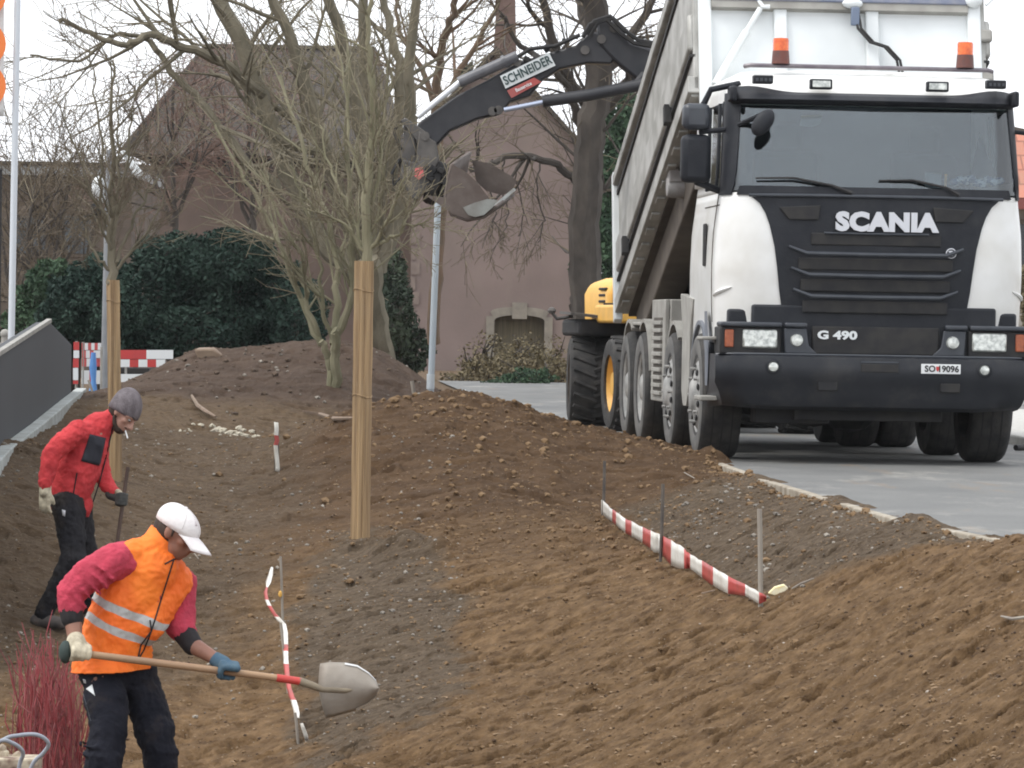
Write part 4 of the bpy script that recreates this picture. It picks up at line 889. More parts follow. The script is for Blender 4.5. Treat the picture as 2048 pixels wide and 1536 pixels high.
wrapped('young tree with a tan reed-wrapped trunk in the middle of the soil bank', (720,1090), (728,522), 30, 37, b1, M['twigo'])
def b2_(a, c, t_):
    r = random.Random(5)
    limb(a, c, [(226,570),(224,500),(222,440),(226,340),(222,220),(225,120)], 33.7, 20, 4, r, dict(PY, l1=.6), 3, kids=12)
    for pts in ([(224,545),(200,520),(178,480),(170,440),(185,430)],[(228,550),(262,500),(300,460),(330,380)],[(224,520),(215,440),(190,400),(165,330),(110,200)],[(226,500),(232,430),(236,300),(232,160)],[(228,530),(255,470),(285,400),(335,330),(370,290)],[(222,480),(200,400),(205,300),(190,180),(180,90)],[(226,470),(250,360),(262,240),(280,160)]):
        limb(a, c, pts, 33.7, 8, 2.2, r, dict(PY, l1=.42, r1=.006), 3, dy=rnd.uniform(-.4,.4), kids=9)
wrapped('young tree with a slim reed-wrapped trunk rising behind the man in the red jacket', (232,962), (226,560), 33.7, 25, b2_, M['twig'])
# multi-stemmed shrub tree on the far heap
PS = dict(seg=.16, wob=.09, up=.05, rmin=.0032, tl=2, kids=[6, 4, 3], t0=.15, ang=(15, 42), lr=(.4, .65), rr=.5, l1=.95, r1=.016)
def b3(a, c):
    r = random.Random(11); D = 45.6
    for pts, w0, w1, k in (([(662,842),(660,740),(652,700),(642,682)],17,13,0),([(668,842),(672,760),(668,700),(668,660)],22,18,0),
        ([(643,690),(600,600),(565,500),(530,430),(480,340),(430,250)],13,5,10),([(645,690),(615,600),(603,520),(560,430),(520,340)],11,4,9),
        ([(668,690),(676,610),(672,520),(640,400),(600,280),(560,150)],17,6,12),([(672,680),(700,600),(706,500),(700,380),(690,250),(700,120)],17,6,12),([(668,690),(645,610),(640,540),(615,430),(580,330)],10,4,9),
        ([(672,670),(715,570),(745,480),(762,400),(770,330)],12,4,9)):
        limb(a, c, pts, D, w0, w1, r, PS, 3, dy=r.uniform(-.8,.8), kids=k)
g_ = P(665, 832, 44)
tree('bare many-stemmed tree with thin green stems growing from the dark soil heap', b3, M['barkg'], M['twigo'], (g_.x, g_.y, g_.z))
# large old tree behind it
PB = dict(seg=.30, wob=.10, up=.03, rmin=.0055, tl=2, kids=[7, 4, 3], t0=.12, ang=(20, 55), lr=(.4, .65), rr=.5, l1=2.4, r1=.05)
def b4(a, c):
    r = random.Random(21); D = 60; PB = dict(globals()['PB'], r1=.035, l1=2.0)
    for pts, w0, w1, k in (([(770,800),(760,700),(742,600),(735,520)],52,48,0),
        ([(735,560),(660,500),(600,400),(540,250),(490,110),(430,-20)],42,32,6),([(735,540),(690,430),(650,300),(610,160),(540,-20)],38,20,6),
        ([(740,530),(735,400),(720,250),(690,100),(650,-30)],42,20,6),([(745,540),(760,400),(770,280),(730,150),(725,-30)],38,18,5),
        ([(755,540),(800,420),(822,280),(820,120),(840,-30)],34,17,5),([(740,500),(700,350),(600,250),(500,180),(420,140)],20,9,4),
        ([(520,190),(450,130),(370,95),(300,70),(250,90),(180,65),(120,40)],22,8,8),([(300,80),(340,140),(400,200),(470,290),(560,380)],12,18,4),([(300,78),(230,70),(160,120),(60,110)],10,4,5),
        ([(780,380),(800,200),(790,80),(760,-20)],26,14,6),([(640,300),(560,280),(500,200),(470,120)],20,9,6)):
        limb(a, c, pts, D, w0, w1, r, PB, 3, dy=r.uniform(-1.5,1.5), kids=k)
g_ = P(762, 740, 60)
tree('large old bare tree with thick spreading limbs behind the reed-wrapped young tree', b4, M['bark'], M['twigo'], (g_.x, 60, 0))
PD = dict(PB, l1=2.0, r1=.035)
def b5(a, c):
    r = random.Random(31); D = 76
    for pts, w0, w1, k in (([(1180,775),(1178,650),(1170,520),(1172,400),(1180,280),(1196,170),(1200,60),(1180,-30)],72,46,6),
        ([(1160,370),(1110,330),(1050,312),(1000,318),(960,340),(940,335)],17,9,6),([(1150,620),(1160,560),(1150,480)],30,24,2),
        ([(1190,230),(1130,150),(1100,60),(1080,-30)],26,14,8),([(1198,160),(1240,110),(1290,30),(1320,-30)],24,12,8),([(1175,300),(1150,220),(1120,150),(1040,90),(1000,30)],20,8,7),
        ([(1185,260),(1230,200),(1270,140),(1300,90)],18,8,7),([(1196,120),(1170,40),(1160,-30)],22,14,6),([(1172,420),(1220,360),(1260,300)],14,6,6),([(1100,60),(1060,20),(1050,-30)],12,6,4)):
        limb(a, c, pts, D, w0, w1, r, PD, 3, dy=r.uniform(-1.5,1.5), kids=k)
    for x, y in ((985,320),(1040,312),(1080,325),(1010,318)):          # hanging twigs
        limb(a, c, [(x,y),(x-8,y+50),(x+6,y+110),(x-4,y+160)], D, 4, 2, r, dict(PD, up=-.12, l1=.7, r1=.012), 3, kids=6)
g_ = P(1180, 775, 76)
tree('dark tall tree with a straight trunk between the pink gable and the tipper truck', b5, M['barkd'], M['twig'], (g_.x, 76, 0))
def b6(a, c):
    r = random.Random(41); D = 68
    for pts, w0, w1, k in (([(868,690),(872,560),(880,420),(876,260),(872,190)],26,20,2),([(872,200),(884,110),(902,40),(920,-30)],20,12,7),([(876,210),(920,140),(970,60),(1010,-30)],14,8,7),([(874,230),(850,150),(800,60),(790,-20)],13,7,6)):
        limb(a, c, pts, D, w0, w1, r, dict(PB, l1=1.6, r1=.03), 3, dy=r.uniform(-1,1), kids=k)
tree('slender brown tree forking beside the chimney above the digger arm', b6, mat('red_brown_bark', (.15,.095,.06), (.11,.08,.055), 5, .95), M['twig'], (P(868,690,68).x, 68, 0))
for i, (x, y0, d, lab) in enumerate(((345,430,80,'bare reddish tree growing before the left end of the large barn'),(500,430,84,'bare reddish tree growing before the middle of the large barn'),(60,640,70,'bare brown tree by the flagpole in front of the long low wall'),(130,620,72,'bare brown tree left of the grey lamp post, over the laurel bush'),(1215,500,88,'bare brown tree between the dark trunk and the tipper body'))):
    def bb(a, c, x=x, y0=y0, d=d, i=i):
        r = random.Random(60+i)
        limb(a, c, [(x,y0+130),(x+6,y0),(x-4,y0-120),(x+5,y0-260)], d, 14, 5, r, dict(PB, l1=1.9, r1=.025, kids=[9,7,5]), 3, kids=14, start_t=.3)
        for q in (-1, 1): limb(a, c, [(x,y0+20),(x+q*40,y0-80),(x+q*60,y0-190),(x+q*90,y0-280)], d, 9, 3, r, dict(PB, l1=1.5, r1=.02), 3, kids=9)
    tree(lab, bb, M['barkd'], M['twigr'] if 'reddish' in lab else M['twig'], (P(x,y0,d).x, d, 0))

# leafy bushes: real leaf faces spread through an uneven volume
def leaves(mb, blobs, n, size, seed):
    r = np.random.RandomState(seed)
    for (cx, cy, cz, rx, ry, rz), k in zip(blobs, [max(1, int(n*b[3]*b[5]/sum(q[3]*q[5] for q in blobs))) for b in blobs]):
        u = r.randn(k, 3); u /= np.linalg.norm(u, axis=1)[:, None]; rad = .55+.5*r.rand(k)**.6
        lump = 1+.22*np.sin(u[:,0]*7+cx*3)*np.sin(u[:,2]*6+cz*2)
        p = np.array([cx, cy, cz])+u*(rad*lump)[:, None]*np.array([rx, ry, rz])
        a = r.randn(k, 3); a /= np.linalg.norm(a, axis=1)[:, None]; b = np.cross(a, r.randn(k, 3)); b /= np.linalg.norm(b, axis=1)[:, None]
        s = size*(.6+.8*r.rand(k))[:, None]
        q = np.stack([p-a*s, p-b*s*.45, p+a*s, p+b*s*.45], 1).reshape(-1, 3); o = len(mb.v)
        mb.v += [tuple(t) for t in q]; mb.f += [(o+4*i, o+4*i+1, o+4*i+2, o+4*i+3) for i in range(k)]
def bush(label, blobs_px, d, m, n, size, seed, name='bush', depth=1.2, core=True, cat='bush'):
    bl = []
    for x, y, rx, ry in blobs_px:
        c = P(x, y, d); s = d/FPX; bl.append((c.x, c.y+rnd.uniform(-.6,.6), c.z, rx*s, depth, ry*s))
    t = thing(name, label, cat, (bl[0][0], d, 0)); mb = MB(); leaves(mb, bl, n, size, seed); part('foliage', mb, m, t, fixn=False, smooth=False)
    mb = MB(); r = random.Random(seed)
    for b in bl:
        for k in range(7): mb.tube([(b[0]+r.uniform(-.1,.1), b[1], -.1), (b[0]+r.uniform(-.3,.3)*b[3], b[1]+r.uniform(-.3,.3), b[2]), (b[0]+r.uniform(-.8,.8)*b[3], b[1]+r.uniform(-.8,.8)*b[4], b[2]+r.uniform(.3,.95)*b[5])], [.03, .02, .008], 5)
    part('stems', mb, M['barkd'], t, fixn=False); return t
def leafmat(name, c1, c2, scale=1.6):
    m = mat(name, c1, c2, scale, .75, detail=6, spec=.15); return m
M['leafd'] = leafmat('leaf_dark', (.018,.036,.028), (.036,.062,.046))
M['leafg'] = leafmat('leaf_green', (.022,.045,.026), (.060,.10,.055))
M['leafy'] = leafmat('leaf_dry', (.10,.082,.045), (.17,.14,.085), 2.5)
M['leafi'] = leafmat('leaf_ivy', (.018,.028,.018), (.05,.065,.04))
bush('dark green laurel bush, the large one behind the soil heap', [(330,600,110,110),(430,560,110,100),(530,620,90,120),(400,660,150,60),(480,520,70,60),(600,640,60,80),(330,520,60,50)], 62, M['leafd'], 52000, .038, 1, depth=1.6)
bush('dark green laurel bush at the left, behind the red and white barrier', [(150,620,60,80),(230,620,70,90),(200,560,60,50),(250,680,90,50),(120,670,50,50)], 60, M['leafd'], 26000, .038, 2, depth=1.2)
bush('paler green bush with yellow tips beside the flagpole', [(60,670,50,60),(110,560,40,40),(70,600,40,50)], 66, M['leafg'], 5000, .05, 3, depth=.9)
bush('dark conifer behind the tall straight trunk', [(1220,420,50,110),(1245,330,40,90),(1200,540,50,100),(1260,520,50,100),(1250,250,40,70),(1230,640,50,60)], 86, M['leafg'], 16000, .075, 4, name='conifer', depth=1.5, cat='conifer')
bush('ivy-covered dark shrub at the stone corner of the pink house', [(795,630,36,80),(785,550,28,55),(820,700,42,50),(780,690,36,55)], 70, M['leafi'], 6000, .05, 5, depth=.9)
bush('dry yellow-brown bush below the arched gable doorway', [(1030,745,80,36),(965,745,50,34),(1100,735,36,36),(1040,708,40,22),(920,765,45,20),(1122,752,30,30)], 92, M['leafy'], 3600, .05, 6, depth=1.0)
bush('low green shrub in front of the dry bush at the end of the road', [(1010,775,60,18),(1060,760,50,22),(960,785,40,12)], 88, M['leafg'], 2500, .05, 7, depth=.7)
bush('scrubby green plant at the right edge beyond the truck', [(2060,590,30,60),(2075,640,30,40)], 70, M['leafy'], 2500, .05, 8, depth=.8)
for i, (x, y, d, lab) in enumerate(((935,165,150,'distant dark conifer tip showing over the digger arm'),(1320,120,120,'distant conifer top between the boom and the tipper body'))):
    bush(lab, [(x,y,14,40),(x,y+50,26,50),(x,y+120,40,60)], d, M['leafi'], 3000, .11, 20+i, name='conifer', depth=1.2, cat='conifer')

bush('sparse dry shrub of tall thin stems in front of the pink gable wall', [(975,705,35,45),(1050,700,40,35),(940,730,30,40),(1110,715,26,45)], 94, M['leafy'], 900, .045, 9, depth=1.0)
# ---------------------------------------------------------------- buildings
M['plaster'] = mat('pink_plaster', (.232,.178,.160), (.185,.143,.128), .55, .95, bump=.2, bscale=12, detail=8)
dusty(M['plaster'], (.24,.205,.165), .8, .5, .75, .6, 7, (1,1,.5))
M['plasterb'] = mat('brown_red_wall', (.118,.086,.070), (.165,.118,.096), .8, .95, bump=.2, bscale=12, detail=8)
M['roofd'] = mat('dark_roof_tiles', (.050,.041,.034), (.082,.068,.055), .9, .9, detail=8)
def tile_bump(m, sx, sz):
    nt = m.node_tree; b = nt.nodes['Principled BSDF']; tc = nt.nodes.new('ShaderNodeTexCoord'); br = nt.nodes.new('ShaderNodeTexBrick')
    mp = nt.nodes.new('ShaderNodeMapping'); mp.inputs['Rotation'].default_value = (R(90), 0, 0); nt.links.new(tc.outputs['Object'], mp.inputs[0]); nt.links.new(mp.outputs[0], br.inputs[0])
    br.inputs['Scale'].default_value = 1; br.inputs['Brick Width'].default_value = sx; br.inputs['Row Height'].default_value = sz; br.inputs['Mortar Size'].default_value = .02
    br.inputs['Color1'].default_value = (1,1,1,1); br.inputs['Color2'].default_value = (.8,.8,.8,1); br.inputs['Mortar'].default_value = (.45,.45,.45,1)
    src = b.inputs['Base Color'].links[0].from_socket; x = nt.nodes.new('ShaderNodeMixRGB'); x.blend_type = 'MULTIPLY'; x.inputs[0].default_value = .85
    nt.links.new(src, x.inputs[1]); nt.links.new(br.outputs[0], x.inputs[2]); nt.links.new(x.outputs[0], b.inputs['Base Color'])
tile_bump(M['roofd'], .25, .28)
M['roofr'] = mat('red_roof_tiles', (.50,.20,.135), (.44,.23,.16), 2.0, .85); tile_bump(M['roofr'], .3, .34)
M['sand'] = mat('sandstone', (.27,.245,.20), (.20,.18,.15), 4, .9)
# barn: hipped roof, dull reddish walls
D1 = 125
g0 = P(520, 780, D1); B = thing('barn', 'large brown barn with a hipped tile roof behind the old bare tree', 'building', (g0.x, D1, 0))
def Q(x, y, d, dd=0): p = P(x, y, d); return Vector((p.x, p.y+dd, p.z))
zl = Q(300, 330, D1).z
mb = MB(); L_, R_ = Q(265, 500, D1).x, Q(860, 500, D1).x; mb.b2((L_, D1, -.5), (R_, D1+12, zl)); part('wall', mb, M['plasterb'], B, smooth=False)
r1, r2 = Q(412, 94, D1+6), Q(748, 100, D1+6); e0 = Q(248, 305, D1, -.5); e1 = Q(815, 330, D1, -.5)
dz = r1.z
mb = MB(); a0 = Vector((e0.x, D1-.6, e0.z)); a1 = Vector((e1.x, D1-.6, e0.z)); a2 = Vector((e1.x, D1+12.6, e0.z)); a3 = Vector((e0.x, D1+12.6, e0.z)); p1 = Vector((r1.x, D1+6, dz)); p2 = Vector((r2.x, D1+6, dz))
mb.add([a0, a1, a2, a3, p1, p2], [(0,1,5,4),(1,2,5),(2,3,4,5),(3,0,4),(0,3,2,1)]); part('roof', mb, M['roofd'], B, smooth=False)
mb = MB(); mb.tube([p1, p2], .12, 6); mb.tube([a0, p1], .1, 6); mb.tube([a1, p2], .1, 6); part('ridge', mb, M['roofd'], B)
mb = MB(); mb.tube([(a0.x, D1-.65, a0.z-.05), (a1.x, D1-.65, a0.z-.05)], .09, 6); part('gutter', mb, M['under'], B)
for x, y in ():
    c = Q(x, y, D1); mb = MB(); mb.b2((c.x-.5, D1-.04, c.z-.7), (c.x+.5, D1+.05, c.z+.7)); wn = part('window', mb, M['sand'], B, smooth=False); mb = MB(); mb.b2((c.x-.4, D1-.06, c.z-.6), (c.x+.4, D1+.02, c.z+.6)); part('pane', mb, M['glasshouse'], wn, smooth=False)
# pink gabled house with a tapered chimney
D2 = 118
H = thing('gabled_house', 'pink plastered house end with an arched doorway and stone corner blocks', 'building', (Q(985,790,D2).x, D2, 0))
xl, xr = Q(822, 500, D2).x, Q(1150, 500, D2).x; ze = Q(1150, 287, D2).z; xa = (xl+xr)/2; za = Q(1000, 108, D2).z
ac = Q(1038, 690, D2); aw = 50*D2/FPX; zt_ = Q(1038, 632, D2).z; zs_ = Q(1038, 641, D2).z
arc = [(ac.x-aw, 0.0)]+[(ac.x+aw*math.cos(q), zs_+(zt_-zs_)*math.sin(q)*1.2) for q in np.linspace(math.pi, 0, 11)]+[(ac.x+aw, 0.0)]
outl = [(xl, -.5), (ac.x-aw, -.5)]+arc+[(ac.x+aw, -.5), (xr, -.5), (xr, ze), (xa, za), (xl, ze)]
mb = MB(); mb.prism([(x, D2, z) for x, z in outl], (0, .5, 0)); mb.b2((xl, D2+.5, -.5), (xl+.4, D2+10, ze)); mb.b2((xr-.4, D2+.5, -.5), (xr, D2+10, ze)); part('wall', mb, M['plaster'], H, smooth=False)
mb = MB(); mb.b2((ac.x-aw-.1, D2+.35, -.5), (ac.x+aw+.1, D2+.42, zt_+.3)); part('door', mb, mat('old_boards', (.10,.085,.055), (.15,.13,.085), 3, .9, stretch=(8,1,.4)), H, smooth=False)
mb = MB(); o_ = .22
mb.grid([[(x, D2-.06, z) for x, z in arc[1:-1]], [(ac.x+(x-ac.x)*1.16, D2-.06, z+o_) for x, z in arc[1:-1]]]); mb.grid([[(ac.x+(x-ac.x)*1.16, D2-.06, z+o_) for x, z in arc[1:-1]], [(ac.x+(x-ac.x)*1.16, D2+.1, z+o_) for x, z in arc[1:-1]]]); mb.grid([[(x, D2-.06, z) for x, z in arc[1:-1]], [(x, D2+.3, z) for x, z in arc[1:-1]]])
for s in (-1, 1): mb.b2((ac.x+s*aw, D2-.06, -.4), (ac.x+s*(aw+.22), D2+.1, zs_+.1))
mb.b2((ac.x-.20, D2-.10, zt_-.08), (ac.x+.20, D2+.1, zt_+.36)); part('door_surround', mb, M['sand'], H, smooth=False)
mb = MB(); mbq = MB()
for k in range(16):
    w_ = .24 if k % 2 else .13; mb.b2((xl+.004, D2-.03, -.3+k*.40), (xl+w_, D2+.2, .03+k*.40)); mbq.b2((xr-w_*.5, D2-.03, -.3+k*.40), (xr+.03, D2+.2, .03+k*.40))
part('quoins', mb, mat('quoin_stone', (.25,.20,.17), (.19,.15,.13), 3, .95), H, smooth=False); part('quoins', mbq, M['plaster'], H, smooth=False)
mb = MB(); t = .14
for xe, s in ((xl, -1), (xr, 1)):
    mb.prism([(xa, D2-.3, za+.02), (xe+s*.25, D2-.3, ze-.25), (xe+s*.25, D2-.3, ze-.25+t), (xa, D2-.3, za+t+.06)], (0, 10.6, 0))
rf = part('roof', mb, M['roofd'], H, smooth=False)
c0 = Q(1008, 135, D2); mb = MB(); w0_, w1_ = 26*D2/FPX, 17*D2/FPX; zt2 = Q(1012, -60, D2).z; cx0 = Q(1009,130,D2).x; cx1 = Q(1013,-60,D2).x
mb.add([(cx0-w0_, D2+1, c0.z-.6), (cx0+w0_, D2+1, c0.z-.6), (cx0+w0_, D2+1.6, c0.z-.6), (cx0-w0_, D2+1.6, c0.z-.6), (cx1-w1_, D2+1.1, zt2), (cx1+w1_, D2+1.1, zt2), (cx1+w1_, D2+1.5, zt2), (cx1-w1_, D2+1.5, zt2)], [(0,3,2,1),(4,5,6,7),(0,1,5,4),(1,2,6,5),(2,3,7,6),(3,0,4,7)])
part('chimney', mb, mat('chimney_brick', (.115,.075,.062), (.16,.105,.088), 3, .95), rf, smooth=False)
# long low building at the left with a pale roof edge
D3 = 100; zr = Q(120, 328, D3).z
B3 = thing('low_building', 'long low brown building with a pale flat roof edge behind the flagpole', 'building', (Q(120,780,D3).x, D3, 0))
M['brickd'] = mat('dark_brick', (.085,.066,.052), (.135,.105,.082), 1.4, .95, bump=.3, bscale=10, detail=9)
mb = MB(); mb.b2((Q(-120,500,D3).x, D3, -.5), (Q(262,500,D3).x, D3+8, zr-.3)); part('wall', mb, M['brickd'], B3, smooth=False)
mb = MB(); mb.b2((Q(-125,500,D3).x, D3-.2, zr-.27), (Q(268,500,D3).x, D3+8.2, zr-.05)); part('roof_edge', mb, mat('pale_fascia', (.33,.34,.34), (.22,.22,.21), 3, .8), B3, smooth=False)
mb = MB(); mb.b2((Q(-125,500,D3).x, D3-.25, zr-.048), (Q(268,500,D3).x, D3+8.2, zr+.04)); part('roof', mb, M['roofd'], B3, smooth=False)
for x in (60, 150):
    c = Q(x, 470, D3); mb = MB(); mb.b2((c.x-.45, D3-.05, c.z-.5), (c.x+.45, D3+.05, c.z+.5)); wn = part('window', mb, M['brickd'], B3, smooth=False); mb = MB(); mb.b2((c.x-.36, D3-.07, c.z-.42), (c.x+.36, D3+.02, c.z+.42)); part('pane', mb, M['glasshouse'], wn, smooth=False)
# house with the orange-red roof at the right
D4 = 95
H4 = thing('tiled_house', 'house with a steep orange-red tiled roof right of the truck cab', 'building', (Q(2080,780,D4).x, D4, 0))
x0, x1 = Q(1960,400,D4).x, Q(2360,400,D4).x; zt4 = Q(2010, 205, D4).z; ze4 = Q(2030, 395, D4).z
mb = MB(); mb.b2((x0+.3, D4+1.2, -.5), (x1, D4+9, ze4)); part('wall', mb, mat('pale_render', (.40,.38,.34), (.30,.28,.25), 2, .9), H4, smooth=False)
mb = MB(); mb.add([(x0, D4, ze4), (x1, D4, ze4), (x1, D4+4, zt4-1.0), (Q(2062,230,D4).x, D4+4, zt4-.35), (Q(2005,195,D4).x, D4+4, zt4), (x0, D4+4, zt4), (x0, D4+8, ze4), (x1, D4+8, ze4)], [(0,1,2,3,4,5),(5,4,3,2,7,6),(0,5,6),(1,7,2),(0,6,7,1)]); part('roof', mb, M['roofr'], H4, smooth=False)
mb = MB(); mb.tube([(Q(2003,203,D4).x, D4+3.7, zt4+.05), (Q(2060,240,D4).x, D4+3.7, zt4-.45), (x1, D4+3.7, zt4-1.1)], .14, 6); part('ridge', mb, M['roofd'], H4)
mb = MB(); mb.b2((x0, D4-.15, ze4-.25), (x1, D4+.1, ze4-.02)); part('gutter', mb, mat('red_gutter', (.22,.06,.05)), H4, smooth=False)
mb = MB(); 
c = Q(2042, 520, D4); mb.b2((c.x-.3, D4+1.14, c.z-.9), (c.x+1.2, D4+1.25, c.z+.9)); wn = part('window', mb, M['sand'], H4, smooth=False); mb = MB(); mb.b2((c.x-.2, D4+1.12, c.z-.8), (c.x+1.1, D4+1.2, c.z+.8)); part('pane', mb, M['glasshouse'], wn, smooth=False)
# ---------------------------------------------------------------- marking tape, rods and site furniture
from mathutils.bvhtree import BVHTree
def ribbon(name, label, cols, parent=None):
    "cols: (top point, bottom point, colour flag 0 white 1 red of the strip that follows)"
    mb = MB(); n = len(cols)
    mb.grid([[c[0] for c in cols], [c[0]*.66+c[1]*.34+Vector((0, -.012, 0)) for c in cols], [c[0]*.34+c[1]*.66+Vector((0, .008, 0)) for c in cols], [c[1] for c in cols]])
    o = part(name, mb, M['whitet'], parent, fixn=False, angle=180); o.data.materials.append(M['redt'])
    for i, p in enumerate(o.data.polygons): p.material_index = cols[i % (n-1)][2]
    s = o.modifiers.new('s', 'SOLIDIFY'); s.thickness = .003
    if label: tag(o, label, 'tape')
    return o
C3 = 4.042
def cx3(p): return 1150+p/C3
def cy3(p): return 880+p/C3
TT = [(215,480),(240,500),(300,560),(420,640),(560,710),(690,765),(720,780),(880,870),(895,900),(1030,980),(1150,1050),(1300,1130),(1480,1220),(1545,1265)]
TB = [(215,600),(240,615),(300,660),(400,745),(540,820),(640,905),(690,910),(780,1010),(860,1045),(930,1040),(1030,1110),(1150,1200),(1240,1240),(1380,1260),(1490,1325),(1545,1305)]
seg = [(215,0),(245,0),(305,1),(335,0),(410,1),(460,0),(550,1),(615,0),(700,1),(780,0),(885,1),(935,0),(1030,1),(1120,0),(1240,1),(1380,0),(1490,1),(1545,1)]
def tdepth(px): return float(np.interp(px, [1200,1322,1525,1540], [32.0,27.6,24.1,24.0]))
def tapeD(px, py): return ghit(px, py+7).y-.10
cols = []; rr_ = random.Random(2)
for i in range(len(seg)-1):
    for k in range(3):
        x = seg[i][0]+(seg[i+1][0]-seg[i][0])*k/3; yt = np.interp(x, *zip(*TT)); yb = np.interp(x, *zip(*TB)); px = cx3(x); d = tapeD(px, cy3(yb))+.015*math.sin(x*.05)
        cols.append((P(px, cy3(yt)+rr_.uniform(-1.3,1.3), d+rr_.uniform(-.02,.02)), P(px, cy3(yb)+rr_.uniform(-1,1), d+.02*math.sin(x*.09)), seg[i][1]))
dE = tapeD(cx3(1545), cy3(1305)); cols.append((P(cx3(1545), cy3(1265), dE), P(cx3(1545), cy3(1305), dE), 1))
ribbon('marking_tape', 'red and white striped tape strung low between three rods along the dark bed', cols)
M['rod'] = mat('rusty_rod', (.085,.075,.068), (.14,.12,.10), 14, .7, metal=.3)
M['lath'] = mat('weathered_lath', (.34,.31,.26), (.24,.21,.18), 10, .9, stretch=(1,1,.2))
def rod(label, px, y0, px1, y1, d, wpx, m, cat='rod', name='marker_rod', grp='rods holding the marking tape', sink=.15):
    a, b = P(px, y0, d), P(px1, y1, d); dr = (b-a).normalized(); mb = MB(); mb.tube([a, a*.5+b*.5+Vector((.002, 0, 0)), b+dr*sink], wpx*d/FPX/2, 8)
    o = part(name, mb, m); return tag(o, label, cat, grp)
rod('thin dark rod at the far left end of the striped tape', 1209, 922, 1206, 1030, tapeD(1206,1030)-.02, 6, M['rod'])
rod('dark rod in the middle of the striped tape by the dark bed', 1326, 968, 1321, 1115, tapeD(1321,1112)-.03, 7, M['rod'])
rod('pale flat lath at the right end of the striped tape', 1519, 1018, 1521, 1205, tapeD(1521,1203)-.03, 10, M['lath'])
gL = ghit(610, 1478); dl = gL.y
gU = ghit(545, 1240); du = min(gU.y, dl+3.2)
def ldep(y): return float(np.interp(y, [1130,1480], [du, dl]))
C2 = 3.369
cl = [(215,180,0),(205,230,0),(190,280,0),(180,315,1),(170,350,1),(178,400,0),(195,440,1),(225,490,1),(245,515,0),(268,545,0),(292,560,0),(305,620,0),(306,660,0),(306,700,1),(306,745,0),(308,800,0),(309,832,1),(314,880,1),(318,925,1),(328,990,1),(345,1050,1),(358,1075,0),(372,1120,0),(380,1160,0),(384,1195,0)]
w2 = [10,22,26,8,16,18,22,20,26,30,22,24,24,26,26,24,28,26,24,24,28,30,32,30,22]
cols = []
for (x, y, f), w_ in zip(cl, [1.25*q for q in w2]):
    px, py = 480+x/C2, 1080+y/C2; d = ldep(py); cols.append((P(px-w_/C2/2, py, d+.04), P(px+w_/C2/2, py+1, d-.05), f))
ribbon('marking_tape', 'twisted narrow strip of red and white tape standing on edge behind the shovel handle', cols)
cols = [(P(480+(x-9)/C2, 1080+y/C2, dl), P(480+(x+w_)/C2, 1080+y/C2, dl-.03), 0) for x, y, w_ in ((413,1235,8),(422,1270,14),(435,1310,16),(447,1352,14))]
ribbon('marking_tape', 'short white end of marking tape in the soil left of the shovel blade', cols)
rod('thin grey rod with a yellow mark at the top end of the twisted tape', 561, 1113, 565, 1245, du, 5, M['lath'])
o = part('yellow_cap', MB().ball(P(560.5, 1188, du-.01), (.012,.012,.02), 8), M['yellow']); tag(o, 'small yellow mark clipped to the thin grey rod', 'marker')
rod('long grey rod leaning beside the twisted tape', 561, 1245, 582, 1450, (du+dl)/2+.1, 5, M['lath'])
rod('short grey rod at the foot of the twisted tape', 590, 1425, 594, 1468, dl, 6, M['lath'])
g_ = ghit(554, 944)
st = rod('dark stake with scraps of white tape in the soil at the foot of the heap', 553, 862, 553, 944, g_.y, 10, M['rod'], 'stake', 'stake', None)
cols = [(P(548+dx, y, g_.y-.04), P(556+dx, y+1, g_.y-.05), f) for dx, y, f in ((0,844,0),(1,858,0),(0,870,1),(2,880,1),(-1,890,0),(0,905,0),(2,920,0),(3,936,0),(2,942,0))]
ribbon('marking_tape', 'scrap of white and red tape wound on the dark stake', cols)
rod('small wooden peg on the slope right of the reed-wrapped tree', 824, 762, 828, 790, 43.5, 8, M['lath'], 'peg', 'wooden_peg', None)
# sticks and bits lying on the soil
def stick(label, pts, w_, m, name='stick', lift=.02):
    ps = []
    for x, y in pts: g = ghit(x, y); ps.append(g+Vector((0, -.05, lift)))
    mb = MB(); mb.tube(ps, [w_*.6]+[w_]*(len(ps)-2)+[w_*.5], 6); tag(part(name, mb, m), label, 'stick')
M['stick'] = mat('dry_stick', (.27,.20,.15), (.19,.14,.10), 12, .9)
stick('curved reddish branch lying on the ground right of the man in the grey hat', [(384,800),(396,820),(412,832),(432,842)], .022, M['stick'], lift=.04)
stick('pale branch lying at the foot of the many-stemmed tree', [(605,832),(640,836),(670,846),(710,848)], .020, M['stick'], lift=.03)
stick('pale thin root lying at the right edge of the bank', [(2000,1244),(2022,1250),(2050,1250),(2075,1256)], .008, M['lath'])
stick('thin stick on the ground in front of the capped man', [(385,1112),(398,1128)], .007, M['lath'], lift=.03)
stick('pale twig lying beside the yellow wrapper', [(1582,1186),(1600,1176),(1626,1166)], .007, M['lath'])
stick('short pale splinter lying below the striped tape', [(1403,1196),(1428,1188)], .008, M['stick'])
stick('thin twig lying left of the middle rod on the brown soil', [(1368,952),(1388,962)], .007, M['lath'])
g_ = ghit(1556, 1192)
mb = MB(); mb.prism([g_+Vector(v) for v in ((-.055,-.02,.0),(-.02,-.02,.035),(.03,-.02,.05),(.055,-.02,.03),(.04,-.02,.008),(-.02,-.02,-.01))], (0, .03, .004)); tag(part('wrapper', mb, mat('pale_yellow', (.80,.66,.30), (.85,.80,.60), 20, .6), bevel=.004), 'pale yellow crumpled wrapper at the right end of the striped tape', 'litter')
g_ = P(930, 788, 41.5)
